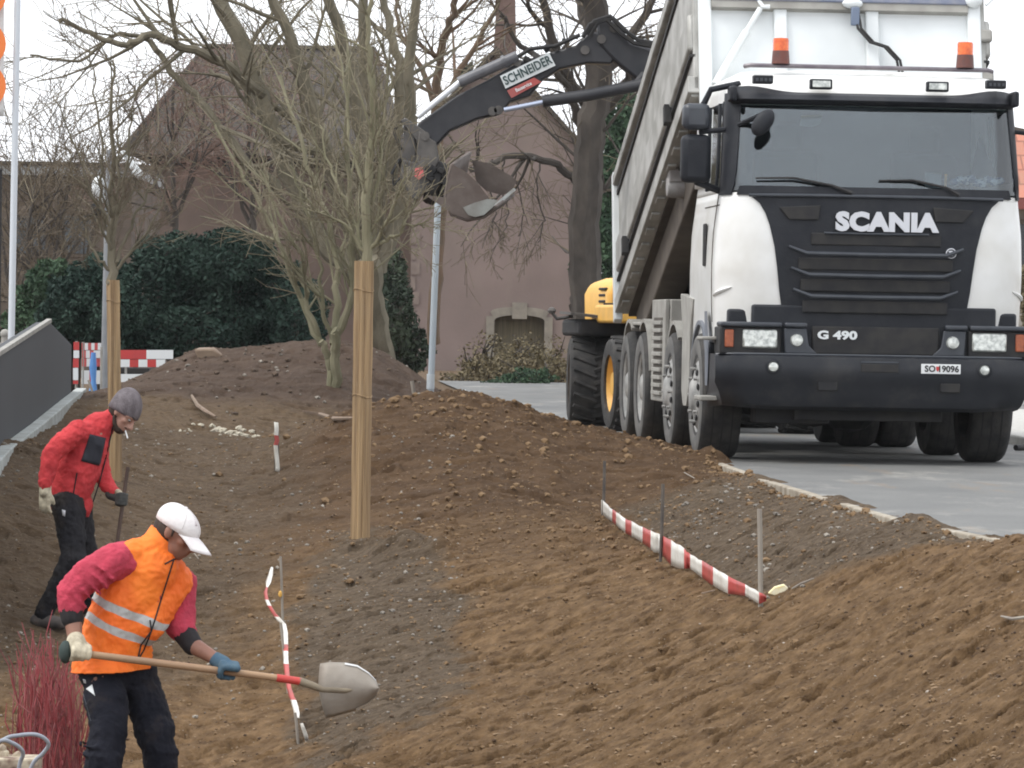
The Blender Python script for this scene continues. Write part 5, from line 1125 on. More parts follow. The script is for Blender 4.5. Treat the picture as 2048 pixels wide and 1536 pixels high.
mb = MB(); [mb.ball(g_+Vector((rnd.uniform(-.05,.05), 0, rnd.uniform(-.03,.05))), (.035, .03, .02), 6, Matrix.Rotation(rnd.uniform(0,3), 3, 'Y')) for _ in range(6)]; tag(part('plastic_scrap', mb, M['signw']), 'white plastic scrap on top of the brown heap by the pale pole', 'litter')

# ---------------------------------------------------------------- ramp wall at the left
def yz(mb, prof, xf, th):
    mb.prism([(xf(y), y, z) for y, z in prof], (-th, 0, 0))
wx = lambda y: -3.96-(y-34)*.05
WL = thing('ramp_wall', 'smooth dark grey retaining wall rising to a blunt peak at the left edge', 'wall', (wx(36), 36, 0))
mb = MB(); yz(mb, [(26,-.8),(26,.45),(34,.79),(41,1.05),(45,.83),(45,-.3)], wx, .14); part('wall', mb, mat('slate_grey_concrete', (.046,.050,.056), (.054,.058,.064), .5, .75, bump=.05), WL, smooth=False, bevel=.01)
mb = MB(); mb.prism([(wx(26)+.012, 26, .45), (wx(34)+.012, 34, .79), (wx(41)+.012, 41, 1.05), (wx(41)+.012, 41, 1.085), (wx(34)+.012, 34, .825), (wx(26)+.012, 26, .485)], (-.045, 0, 0)); part('coping', mb, M['fend'], WL, smooth=False)
mb = MB()
for i in range(19):
    y0, y1 = 27+i, 27.985+i; zk = lambda y: float(np.interp(y, [27,30,34,38,43,46], [-.35,-.12,.045,.13,.26,.33])); wk = .02*math.sin(i*2)
    mb.prism([(wx(y0)+.004, y0, zk(y0)-.25), (wx(y1)+.004, y1, zk(y1)-.25), (wx(y1)+.004, y1, zk(y1)+.04), (wx(y0)+.004, y0, zk(y0)+.04)], (.11, 0, 0))
part('kerb_stones', mb, mat('pale_kerb', (.42,.45,.44), (.30,.31,.29), 6, .85, bump=.2), WL, smooth=False, bevel=.01)

# ---------------------------------------------------------------- poles
FP = thing('flagpole', 'tall white flagpole with a flag at the left edge of the photo', 'flagpole', P(24,700,50))
mb = MB(); a, b = P(22,712,50), P(36,-60,50); mb.tube([a-Vector((0,0,.3)), a, b], .038, 12); mb.ball(b, .06, 10); fpm = part('pole', mb, mat('white_pole', (.62,.66,.70), None, rough=.4), FP)
mb = MB(); mb.tube([P(31,250,50), P(12,245,50)], .012, 6); mb.tube([P(36,-40,50), P(8,-42,50)], .012, 6); part('flag_arm', mb, M['alu'], FP)
rows = []
for i in range(15):
    y = -40+i*19.5; rows.append([P(8-k*14, y, 50+.05*math.sin(k*.9+i*.3)) for k in range(14)])
mb = MB(); mb.grid(rows); fl = part('flag', mb, mat('white_cloth', (.78,.78,.76), None, rough=.8), FP, fixn=False, angle=180); so = fl.modifiers.new('s', 'SOLIDIFY'); so.thickness = .004
for cy_ in (88, 172, -10):
    mb = MB(); mb.prism([P(-28+40*math.cos(q), cy_+44*math.sin(q), 49.90) for q in np.linspace(0, 6.28, 24)[:-1]], (0, .008, 0)); part('orange_disc', mb, mat('flag_orange', (.85,.22,.05)), fl, smooth=False)
PP = thing('pole', 'thin dark pole cut by the left edge beside the flagpole', 'pole', P(-2,700,54)); mb = MB(); mb.tube([P(-3,720,54), P(1,340,54)], .02, 8); part('shaft', mb, M['dark'], PP); part('cap', MB().ball(P(1,340,54), .028, 8), M['dark'], PP)
tag(part('hydrant_post', MB().tube([P(8,760,52), P(10,672,52)], .045, 10).ball(P(10,668,52), .06, 10).box(P(10,692,52), (.16,.1,.08)), M['fend']), 'small pale grey post standing at the foot of the flagpole', 'post')
LP = thing('street_lamp', 'grey lamp post with white flood lamps beside the slim reed-wrapped tree', 'street lamp', P(210,700,57))
mb = MB(); mb.tube([P(208,790,57), P(216,420,57), P(219,300,57)], [.050,.045,.035], 12); pm_ = part('pole', mb, mat('grey_pole', (.20,.21,.22), (.26,.27,.28), 4, .6), LP)
mb = MB(); mb.tube([P(219,318,57), P(245,312,57)], .02, 6); mb.tube([P(214,400,57), P(198,392,57)], .02, 6); part('arm', mb, M['rod'], LP)
mb = MB(); mb.prism([P(x, y, 56.9) for x, y in ((240,303),(248,300),(285,345),(280,354),(268,350))], (0, .18, 0)); part('lamp_head', mb, M['signw'], LP, bevel=.01)
mb = MB(); mb.ball(P(197,375,57), (.09,.10,.15), 14); mb.ball(P(206,398,57), (.07,.07,.05), 10); part('lamp_head', mb, M['signw'], LP)
mb = MB(); mb.box(P(192,418,57), (.12,.12,.14)); mb.tube([P(170,432,57), P(212,428,57)], .018, 6); part('ballast_box', mb, M['dark'], LP, bevel=.01)
PO = thing('pole', 'slanting pale blue-white pole between the soil heap and the pink wall', 'pole', P(862,772,46))
mb = MB(); mb.tube([P(861,800,46), P(862,765,46), P(876,400,46)], .034, 12); part('shaft', mb, mat('pole_pale', (.46,.53,.58), (.52,.58,.62), 3, .5), PO); mb = MB(); mb.tube([P(861,778,46), P(861.7,748,46)], .042, 12); part('sleeve', mb, mat('sleeve_pale', (.60,.65,.68), None, rough=.5), PO)

# ---------------------------------------------------------------- barriers
def barrier(label, rails, posts, d, extra=None, dd=0):
    t = thing('site_barrier', label, 'barrier', P(posts[0][0], 780, d), 0, 'red and white site barriers')
    for (x0, x1, y0, y1, flags) in rails:
        n = len(flags); mb = MB(); mats = []
        for i, f in enumerate(flags):
            xa_, xb_ = x0+(x1-x0)*i/n, x0+(x1-x0)*(i+1)/n
            mb.prism([P(xa_, y0, d+dd*i/n), P(xb_, y0, d+dd*(i+1)/n), P(xb_, y1, d+dd*(i+1)/n), P(xa_, y1, d+dd*i/n)], (0, .03, 0)); mats += [f]*6
        o = part('board', mb, M['signw'], t, smooth=False); o.data.materials.append(M['red'])
        for p, f in zip(o.data.polygons, mats): p.material_index = f
    for x, y0, y1, w_ in posts:
        mb = MB(); mb.tube([P(x, y0, d+.06), P(x-1, y1, d+.06)], w_*d/FPX/2, 8); part('post', mb, M['fend'], t)
    return t
barrier('red and white barrier boards behind the soil heap right of the lamp post', [(222,346,700,718,[0,1,1,1,0,0,0]),(224,330,719,734,[0,0,1,0,1,0]),(222,300,748,764,[0,0,0])], [(252,719,790,5),(330,700,790,5)], 53)
barrier('red and white latticed barrier next to the end of the dark grey wall', [(147,158,684,700,[1]),(147,158,701,716,[0]),(146,157,717,735,[1]),(146,156,736,760,[0]),(146,156,761,768,[1])], [(153,682,790,5)], 51.0)
barrier('second latticed red and white barrier behind the blue tube', [(163,202,686,700,[1,0,1,0,1,0]),(164,203,701,716,[1,0,1,0,0]),(164,200,717,733,[1,0,0,1]),(163,202,741,768,[0,0,1,0,0])], [(166,684,790,5),(203,694,790,5)], 51.6, dd=.8)
mb = MB(); mb.tube([P(187,705,50.6), P(186,735,50.6), P(187,762,50.6), P(186,782,50.6)], [.028,.045,.03,.05], 10); tag(part('blue_tube', mb, mat('blue_plastic', (.07,.20,.50), (.10,.26,.55), 8, .5)), 'blue plastic tube hanging in front of the red and white barrier', 'tube')
mb = MB(); mb.tube([P(177,760,49.5), P(184,782,49.5), P(190,825,49.5)], .016, 6); tag(part('wooden_lath', mb, M['lath']), 'thin pale lath leaning below the barrier above the red jacket', 'lath')
tag(part('crate', MB().box(P(268,741,54), (.40,.3,.07)).box(P(266,748,54.1), (.3,.26,.10)), M['dark'], bevel=.008), 'dark flat crate behind the boards of the right barrier', 'crate')
M['slab'] = mat('tan_slab', (.17,.12,.085), (.23,.17,.12), 6, .95, bump=.3)
g_ = P(415, 715, 47.6)
mb = MB(); mb.prism([P(x, y, 47.5) for x, y in ((388,699),(425,698),(446,712),(436,724),(405,735),(398,722))], (0, .5, .02)); tag(part('stone_slab', mb, M['slab'], bevel=.02), 'tan flat stone slab lying on the left crest of the far heap', 'stone')

# ---------------------------------------------------------------- right edge verge
mb = MB(); mb.b2((5.0, 42.5, -.1), (9, 60, .10)); tag(part('verge', mb, mat('pale_gravel', (.50,.49,.46), (.38,.37,.34), 9, .9, bump=.5), smooth=False, bevel=.02), kind='structure')
mb = MB(); mb.tube([(4.75, 41.4, .03), (5.1, 41.8, .035), (5.6, 42.0, .03), (6.5, 42.1, .03)], .028, 8); tag(part('hose', mb, M['dark']), 'black hose lying along the verge behind the right front wheel', 'hose')
r_ = random.Random(4); mb = MB()
for k in range(40): mb.ball((5.0+r_.random()*1.4, 42.2+r_.random(), .11+r_.random()*.13), (r_.uniform(.03,.08),)*3, 6)
tag(part('rubble', mb, mat('mixed_rubble', (.45,.36,.20), (.20,.18,.16), 9, .9, detail=2)), 'heap of pale and yellow rubble on the verge at the right edge', 'rubble')

# ---------------------------------------------------------------- red-stemmed shrub and hoops in the lower left corner
DW = 21.6; gw = gz((90-1024)/FPX*DW, DW, False)
SH = thing('red_stem_shrub', 'dense shrub of upright crimson stems beside the legs of the man in orange', 'shrub', ((90-1024)/FPX*DW, DW, gw))
r = random.Random(77); mb = MB(); mb2 = MB()
for k in range(120):
    bx = 90+r.gauss(0, 34); tx = 98+(bx-90)*r.uniform(.5, 1.1)+r.gauss(0, 16); ty = r.triangular(1240, 1500, 1330); dy = r.gauss(0, .16)
    b = P(bx, 1560, DW+dy); b.z = gw-.03; t_ = P(tx, ty, DW+dy*1.3); n = 7; pts = [b+(t_-b)*i/n+Vector((r.gauss(0,.008), r.gauss(0,.01), 0)) for i in range(n+1)]
    (mb if k % 2 else mb2).tube(pts, [.0065-.0045*i/n for i in range(n+1)], 5, caps=False)
    for q in range(r.choice((2,4,5))):
        i = r.randrange(2, n); e = pts[i]+Vector((r.gauss(0, .05), r.gauss(0, .05), r.uniform(.08, .25))); (mb if q % 2 else mb2).tube([pts[i], (pts[i]+e)/2+Vector((r.gauss(0,.012),0,0)), e], [.0035,.0028,.0015], 4, caps=False)
part('stems', mb, mat('crimson_stem', (.24,.035,.045), (.36,.075,.08), 8, .6), SH, fixn=False); part('thin_stems', mb2, mat('dull_red_stem', (.17,.04,.045), (.30,.10,.095), 8, .7), SH, fixn=False)
M['hoop'] = mat('grey_plastic_pipe', (.32,.35,.40), (.26,.28,.32), 6, .45)
def hoop(label, pts, d, dy, w_=8.5):
    ps = [P(x, y, d+dy*i/len(pts)) for i, (x, y) in enumerate(pts)]; mb = MB(); out = []
    for i in range(len(ps)-1):
        a = ps[max(i-1,0)]; b = ps[i]; c = ps[i+1]; e = ps[min(i+2,len(ps)-1)]
        for k in range(5): t = k/5; out.append(.5*((2*b)+(c-a)*t+(2*a-5*b+4*c-e)*t*t+(3*b-a-3*c+e)*t**3))
    out.append(ps[-1]); mb.tube(out, w_*d/FPX/2, 10); tag(part('pipe_hoop', mb, M['hoop']), label, 'hoop', 'grey hoops by the shrub')
hoop('larger grey pipe hoop bending over in front of the red stems', [(-90,1640),(-50,1525),(6,1480),(37,1471),(69,1469),(89,1477),(97,1490),(86,1507),(61,1538),(40,1640)], 18.6, .2)
hoop('smaller grey pipe hoop cut by the lower left corner', [(-80,1640),(-50,1510),(0,1482),(24,1486),(41,1497),(46,1510),(38,1535),(20,1640)], 18.4, .2)
mb = MB()
for x, y in ((5,1496),(8,1508),(34,1512),(36,1520)): c = P(x, y, 19.2); mb.box(c, (r.uniform(.03,.05), .03, r.uniform(.02,.04)), Matrix.Rotation(r.uniform(0,3), 3, 'Y'))
c = P(10,1640,19.2); mb.b2((c.x-.1, 19.1, gz(c.x, 19.2, False)-.05), (c.x+.15, 19.3, P(0,1512,19.2).z)); tag(part('root_ball', mb, mat('sacking', (.50,.44,.33), (.12,.06,.045), 18, .9, detail=2), bevel=.01), 'pale and brown bundle seen inside the smaller grey hoop', 'bundle')
# ---------------------------------------------------------------- people
cloud = bpy.data.textures.new('folds', 'CLOUDS'); cloud.noise_scale = .075; cloud.noise_depth = 3
cloud2 = bpy.data.textures.new('creases', 'CLOUDS'); cloud2.noise_scale = .028; cloud2.noise_depth = 2; cloud2.noise_type = 'HARD_NOISE'
def seg(mb, p0, r0, p1, r1, n=16):
    p0, p1 = Vector(p0), Vector(p1)
    mb.ball(p0, r0, n); mb.ball(p1, r1, n)
    if (p1-p0).length > 1e-4: mb.tube([p0, p1], [r0, r1], n)
def chain(mb, pts, n=16):
    for (a, ra), (b, rb) in zip(pts, pts[1:]): seg(mb, a, ra, b, rb, n)
def skinpart(name, mb, m, parent, voxel=.010, smooth=4, folds=0, fscale=None):
    o = part(name, mb, m, parent)
    r = o.modifiers.new('r', 'REMESH'); r.mode = 'VOXEL'; r.voxel_size = voxel; r.use_smooth_shade = True
    s = o.modifiers.new('s', 'SMOOTH'); s.iterations = smooth; s.factor = .5
    if folds:
        d = o.modifiers.new('d', 'DISPLACE'); d.texture = cloud; d.strength = folds; d.mid_level = .5; d.texture_coords = 'LOCAL'
    if folds:
        d = o.modifiers.new('d2', 'DISPLACE'); d.texture = cloud2; d.strength = folds*.45; d.mid_level = .5; d.texture_coords = 'LOCAL'
    bpy.context.view_layer.update(); return bake(o)
def cut(o, pt, nrm, solid=.006):
    "trim away what lies beyond a plane: a clean hem"
    W = inv(o) if o.name in WM else Matrix.Identity(4)
    bm = bmesh.new(); bm.from_mesh(o.data); p = W @ Vector(pt)
    bmesh.ops.bisect_plane(bm, geom=bm.verts[:]+bm.edges[:]+bm.faces[:], plane_co=p, plane_no=Vector(nrm).normalized(), clear_outer=True)
    bm.to_mesh(o.data); bm.free(); o.data.polygons.foreach_set('use_smooth', [True]*len(o.data.polygons))
    s = o.modifiers.new('s', 'SOLIDIFY'); s.thickness = solid; s.offset = -1
def surf_fn(o):
    me = o.data; off = Matrix.Identity(4); W = WM.get(o.name, off)
    bv = BVHTree.FromPolygons([W @ v.co for v in me.vertices], [tuple(p.vertices) for p in me.polygons])
    cp = Vector((0, 0, CZ))
    def f(px, py, lift=.004):
        d = (P(px, py, 20)-cp).normalized(); hit = bv.ray_cast(cp, d)
        return (hit[0]-d*lift) if hit[0] is not None else None
    return f
def decal(name, quad, f, m, parent, n=8, lift=.004):
    "quad of photo pixels laid on the surface seen there"
    rows = []; last = None
    for i in range(n+1):
        row = []
        for k in range(n+1):
            u, v = k/n, i/n; x = (quad[0][0]*(1-u)+quad[1][0]*u)*(1-v)+(quad[3][0]*(1-u)+quad[2][0]*u)*v; y = (quad[0][1]*(1-u)+quad[1][1]*u)*(1-v)+(quad[3][1]*(1-u)+quad[2][1]*u)*v
            p = f(x, y, lift)
            if p is None: p = last if last is not None else P(x, y, 20.5)
            last = p; row.append(p)
        rows.append(row)
    mb = MB(); mb.grid(rows); o = part(name, mb, m, parent, fixn=False, angle=180); s = o.modifiers.new('s', 'SOLIDIFY'); s.thickness = .003; s.offset = 0; return o
def sline(name, pts, f, w_, m, parent, lift=.003):
    ps = []
    for (x0, y0), (x1, y1) in zip(pts, pts[1:]):
        for k in range(6):
            p = f(x0+(x1-x0)*k/6, y0+(y1-y0)*k/6, lift)
            if p is not None: ps.append(p)
    if len(ps) > 2:
        mb = MB(); mb.tube(ps, w_, 6); return part(name, mb, m, parent)
def frame(F, U):
    F = Vector(F).normalized(); U = Vector(U); U = (U-F*U.dot(F)).normalized(); S = F.cross(U); return F, S, U
def grip(mb, c, ax, palm, side=1, r0=.0105, rad=.026, w_=.021):
    "four fingers and a thumb closed round a shaft; palm: direction from shaft to the palm"
    ax = Vector(ax).normalized(); palm = Vector(palm); palm = (palm-ax*palm.dot(ax)).normalized(); q = ax.cross(palm)*side; c = Vector(c)
    def at_(t, th, rr): return c+ax*t+(palm*math.cos(th)+q*math.sin(th))*rr
    for i, L_ in enumerate((2.9, 3.3, 3.2, 2.7)):
        t = (i-1.5)*w_; chain(mb, [(at_(t, -.2, rad+.016), r0*1.15), (at_(t, .75, rad+.004), r0*1.1), (at_(t, 1.7, rad), r0), (at_(t, 2.5, rad-.002), r0*.95), (at_(t*.95, L_, rad-.002), r0*.85)], 10)
    chain(mb, [(at_(-1.6*w_, -.6, rad+.02), r0*1.4), (at_(-1.9*w_, -1.4, rad+.006), r0*1.2), (at_(-1.6*w_, -2.2, rad+.002), r0), (at_(-1.2*w_, -2.8, rad), r0*.9)], 10)
    for t in (-1.3, -.45, .45, 1.3): seg(mb, at_(t*w_, -.1, rad+.012), r0*1.5, at_(t*w_, -1.0, rad+.022), r0*1.4, 10)
def relaxed(mb, c, d, back, r0=.0105, ln=.085):
    "hanging hand: palm at c, fingers along d, slightly curled"
    d = Vector(d).normalized(); back = Vector(back); back = (back-d*back.dot(d)).normalized(); s = d.cross(back); c = Vector(c)
    for i, (L_, sp) in enumerate(((.92,.05),(1.0,.0),(.95,-.04),(.78,-.10))):
        o = c+s*(i-1.5)*.021; k = d+s*(-sp); p = o+d*.035; pts = [(o-d*.035, r0*1.4), (p, r0*1.3)]
        for j, (f_, cu) in enumerate(((.42,.15),(.33,.45),(.25,.85))):
            dr = (k*math.cos(cu)-back*math.sin(cu)).normalized(); p = p+dr*ln*f_*L_; pts.append((p, r0*(1.1-.12*j)))
        chain(mb, pts, 10)
    chain(mb, [(c-s*.03-d*.02, r0*1.4), (c-s*.055+d*.015-back*.01, r0*1.2), (c-s*.060+d*.045-back*.025, r0)], 10)
def head(mb, c, F, S, U, k=1.0):
    Rm = Matrix((F, S, U)).transposed(); p = lambda f, s, u: c+(F*f+S*s+U*u)*k
    mb.ball(p(-.008, 0, .022), (.100*k, .077*k, .098*k), 24, Rm)
    mb.ball(p(.030, 0, -.048), (.062*k, .058*k, .066*k), 20, Rm)
    mb.ball(p(.055, 0, -.088), (.030*k, .034*k, .024*k), 14, Rm)             # chin
    chain(mb, [(p(.084, 0, .012), .013*k), (p(.106, 0, -.016), .012*k), (p(.118, 0, -.034), .0145*k)], 10)      # nose
    for s in (-1, 1):
        mb.ball(p(.108, s*.014, -.038), .010*k, 10); chain(mb, [(p(.088, s*.012, .026), .011*k), (p(.082, s*.042, .026), .012*k), (p(.06, s*.062, .018), .012*k)], 10)
        mb.ball(p(.062, s*.044, -.018), (.024*k, .022*k, .020*k), 12, Rm)   # cheekbones
        mb.ball(p(-.004, s*.081, -.006), (.020*k, .008*k, .033*k), 12, Rm); mb.ball(p(-.012, s*.088, .004), (.013*k, .006*k, .022*k), 10, Rm)   # ears
    chain(mb, [(p(.087, -.020, -.062), .008*k), (p(.096, 0, -.060), .009*k), (p(.087, .020, -.062), .008*k)], 10)
    chain(mb, [(p(.084, -.016, -.073), .008*k), (p(.092, 0, -.074), .009*k), (p(.084, .016, -.073), .008*k)], 10)
def face_bits(parent, c, F, S, U, k=1.0, m_h=None):
    p = lambda f, s, u: c+(F*f+S*s+U*u)*k
    for s in (-1, 1):
        part('eye', MB().ball(p(.080, s*.031, .004), .0115*k, 12), mat('eye_white', (.35,.33,.31), None, rough=.2), parent)
        part('iris', MB().ball(p(.0865, s*.031, .001), .0065*k, 10), M['dark'], parent)
        mb = MB(); chain(mb, [(p(.098, s*.016, .030), .0035), (p(.092, s*.036, .034), .004), (p(.074, s*.056, .028), .003)], 8); part('eyebrow', mb, m_h, parent)
M['skin1'] = mat('skin_tan', (.30,.15,.10), (.24,.115,.08), 14, .55, bump=.1, bscale=90)
M['skin2'] = mat('skin_fair', (.42,.24,.18), (.34,.18,.135), 14, .55, bump=.1, bscale=90)
M['hair'] = mat('dark_hair', (.030,.018,.012), (.05,.03,.02), 60, .8, stretch=(1,1,.2))
M['fleece'] = mat('pink_red_fleece', (.53,.055,.095), (.40,.040,.070), 14, .95, bump=.35, bscale=70)
M['jacket'] = mat('red_softshell', (.58,.045,.050), (.45,.032,.038), 9, .85, bump=.25, bscale=50)
M['trous'] = mat('navy_trousers', (.009,.010,.016), (.017,.018,.026), 7, .9, spec=.2, bump=.3, bscale=45)
M['trous2'] = mat('grey_trousers', (.018,.018,.022), (.032,.031,.034), 7, .9, spec=.2, bump=.3, bscale=45)
M['cuff'] = mat('black_cuff', (.014,.012,.014), (.022,.02,.022), 30, .9)
M['glovec'] = mat('cream_glove', (.62,.56,.42), (.34,.30,.22), 26, .9, detail=3)
M['gloveb'] = mat('blue_glove', (.045,.10,.155), (.075,.13,.17), 30, .85)
M['gloved'] = mat('dark_glove', (.035,.037,.036), (.07,.07,.065), 30, .85)
M['gloveg'] = mat('green_glove_back', (.03,.05,.045), (.045,.06,.055), 30, .85)
M['cap'] = mat('cap_white', (.80,.77,.76), (.68,.64,.64), 16, .85, bump=.15, bscale=60)
M['hat'] = mat('knit_grey', (.115,.098,.105), (.17,.15,.16), 30, .95, bump=.5, bscale=110, stretch=(1,1,.5))
M['boot'] = mat('muddy_boot', (.06,.055,.055), (.12,.10,.09), 14, .85)
dusty(M['trous'], (.060,.045,.030), 3.5, .54, .72, .6, 8); dusty(M['trous2'], (.075,.058,.042), 3.0, .52, .72, .6, 8)
# --- man in the orange vest
D = 20.5
def J(px, py, dy=0): return P(px, py, D+dy)
gp = Vector((J(260,1700).x, D, 0)); fz = min(gz(J(203,1700).x, D-.15, False), gz(J(330,1700).x, D+.1, False))
def foot(mb, x, dy, z0, dirx, n=14, r0=.045):
    a = Vector((J(x, 1700).x, D+dy, z0+r0)); chain(mb, [(a+Vector((-.05, 0, 0)), r0), (a+Vector((.06, -.01*dirx, -.0)), r0*1.02), (a+Vector((.16, -.04*dirx, -.006)), r0*.88)], n)
    return a
hc = J(352,1066,-.02); F, S, U = frame((.86,-.32,-.40), (.42,-.05,.90))
zR = gz(J(200,1700).x, D-.15, False); zL = gz(J(332,1700).x, D+.1, False)
aR = Vector((J(198,1700).x, D-.15, zR+.09)); aL = Vector((J(332,1700).x, D+.1, zL+.09))
b = MB(); head(b, hc, F, S, U)
chain(b, [(J(318,1092), .062), (J(338,1076), .056), (hc-U*.03, .055)])
chain(b, [(J(228,1335,.02), .09), (J(245,1260), .11), (J(275,1185), .135), (J(305,1125), .11), (J(320,1092), .06)])
seg(b, J(232,1118,-.13), .055, J(352,1150,.15), .055)
chain(b, [(J(232,1118,-.14), .055), (J(140,1190,-.18), .043), (J(146,1240,-.21), .043), (J(151,1285,-.25), .033), (J(156,1306,-.27), .035)])
chain(b, [(J(355,1160,.14), .055), (J(368,1255,.06), .044), (J(388,1292,0), .041), (J(430,1317,-.04), .031), (J(447,1330,-.05), .033)])
for h_, k_, a_ in ((J(205,1360,-.08), J(212,1520,-.24), aR), (J(272,1365,.08), J(322,1520,-.02), aL)): chain(b, [(h_, .085), (k_, .055), (a_, .042)])
man = thing_man = skinpart('person', b, M['skin1'], None, .009, 3)
tag(man, 'man bending forward in orange reflective vest and white cap, holding a shovel', 'person')
face_bits(man, hc, F, S, U, 1, M['hair'])
hp_ = lambda f, s, u: hc+F*f+S*s+U*u
Rh = Matrix((F, S, U)).transposed()
mb = MB(); mb.ball(hp_(-.030, 0, .008), (.086,.083,.088), 20, Rh); [chain(mb, [(hp_(.012, s*.080, .035), .008), (hp_(.016, s*.077, -.012), .006)], 8) for s in (-1, 1)]; mb.ball(hp_(-.06, 0, -.035), (.035,.055,.04), 12, Rh)
skinpart('hair', mb, M['hair'], man, .006, 2)
mb = MB(); mb.ball(hp_(.042, 0, -.056), (.0625,.0585,.056), 16, Rh); 
# cap: dome panels, brim, button
rows = []
for i in range(11):
    t = math.pi*.5*(1-i/10); rows.append([hp_(-.006+.111*math.cos(t)*math.cos(q), .088*math.cos(t)*math.sin(q), .043+.080*math.sin(t)*(1-.10*math.cos(q)*math.cos(t))-.012*math.cos(t)*math.cos(q)) for q in np.linspace(0, 2*math.pi, 41)])
rows = rows[::-1]; rows = [[hp_(-.006+.110*math.cos(q), .0875*math.sin(q), .020-.010*math.cos(q)) for q in np.linspace(0, 2*math.pi, 41)]]+rows
mb = MB(); mb.grid(rows); cap = part('cap', mb, M['cap'], man, angle=180); s_ = cap.modifiers.new('s', 'SOLIDIFY'); s_.thickness = .004; s_.offset = 1
rows = []
for i in range(7):
    t = i/6; rows.append([hp_(.088*math.cos(q)*(1-.02*t)+.112*t*math.cos(q*.55)+.006, .086*math.sin(q)*(1-.06*t), .030-.030*t-.020*abs(math.sin(q))**2*(1-.2*t)-.018*t*t) for q in np.linspace(-1.15, 1.15, 17)])
mb = MB(); mb.grid(rows); br = part('brim', mb, M['cap'], cap, angle=180); s_ = br.modifiers.new('s', 'SOLIDIFY'); s_.thickness = .005
part('button', MB().ball(hp_(-.006, 0, .126), (.009,.009,.006), 8, Rh), M['cap'], cap)
for q0 in (0, math.pi/3, 2*math.pi/3):
    mb = MB(); mb.tube([hp_(-.006+.1145*math.cos(t)*math.cos(q0), .0912*math.cos(t)*math.sin(q0), .044+.0825*math.sin(t)*(1-.10*math.cos(q0)*math.cos(t))-.012*math.cos(t)*math.cos(q0)) for t in np.linspace(0, math.pi, 21)], .0018, 5); part('seam', mb, mat('cap_seam', (.50,.47,.46)), cap)
fcap = surf_fn(cap); decal('cap_mark', [(388,1037),(397,1037),(401,1052),(390,1052)], fcap, mat('faded_print', (.40,.33,.34), (.62,.58,.58), 60, .8), cap, 5, .007)
# fleece sleeves and body
mb = MB(); chain(mb, [(J(250,1125,-.06), .10), (J(230,1122,-.14), .088), (J(176,1152,-.18), .083), (J(143,1185,-.19), .072), (J(141,1214,-.20), .062)])
chain(mb, [(J(330,1150,.08), .10), (J(362,1168,.12), .076), (J(362,1215,.10), .072), (J(361,1250,.07), .076), (J(368,1262,.05), .062)]); chain(mb, [(J(250,1260), .145), (J(290,1160), .14), (J(315,1100), .075)])
for k in range(5):                                                      # bunched folds on the upper arm
    c = J(150+k*14, 1192-k*13, -.185); mb.lathe([(.076+.003*math.cos(q), .010*math.sin(q)) for q in np.linspace(0, 6.28, 7)], c, J(176,1152,-.18)-J(143,1185,-.19), 18, True)
fle = skinpart('fleece', mb, M['fleece'], man, .008, 3, .020)
mb = MB(); chain(mb, [(J(141.5,1216,-.20), .057), (J(144,1236,-.21), .053)]); skinpart('cuff', mb, M['cuff'], fle, .008, 2)
mb = MB(); chain(mb, [(J(369,1266,.05), .056), (J(385,1290,.01), .050)]); skinpart('cuff', mb, M['cuff'], fle, .008, 2)
# vest
mb = MB(); chain(mb, [(J(226,1316), .160), (J(236,1262), .168), (J(262,1190), .166), (J(296,1138), .150), (J(320,1092), .085)], 24)
seg(mb, J(262,1110,-.09), .070, J(318,1095,0), .080); seg(mb, J(345,1165,.07), .100, J(310,1110,.0), .095); seg(mb, J(345,1170,.05), .085, J(285,1250,-.05), .105); chain(mb, [(J(318,1085), .072), (J(329,1068), .066)])
chain(mb, [(J(194,1300,-.04), .104), (J(190,1368,-.08), .130), (J(222,1368,-.10), .128), (J(245,1365,0), .125), (J(258,1300,.0), .110)]); seg(mb, J(255,1360,.0), .110, J(240,1290,0), .13)
m = mat('vest_orange', (.95,.22,.02), (.85,.15,.012), 5, .7, bump=.3, bscale=22)
nt = m.node_tree; bs = nt.nodes['Principled BSDF']; N = nt.nodes.new; K = nt.links.new
src = bs.inputs['Base Color'].links[0].from_socket; tc = N('ShaderNodeTexCoord'); sx = N('ShaderNodeSeparateXYZ'); K(tc.outputs['Object'], sx.inputs[0])
ad = N('ShaderNodeMath'); ad.operation = 'MULTIPLY_ADD'; ad.inputs[1].default_value = .42; K(sx.outputs[0], ad.inputs[0]); K(sx.outputs[2], ad.inputs[2])
ym = N('ShaderNodeMath'); ym.operation = 'MULTIPLY_ADD'; ym.inputs[1].default_value = .0; K(sx.outputs[1], ym.inputs[0]); K(ad.outputs[0], ym.inputs[2])
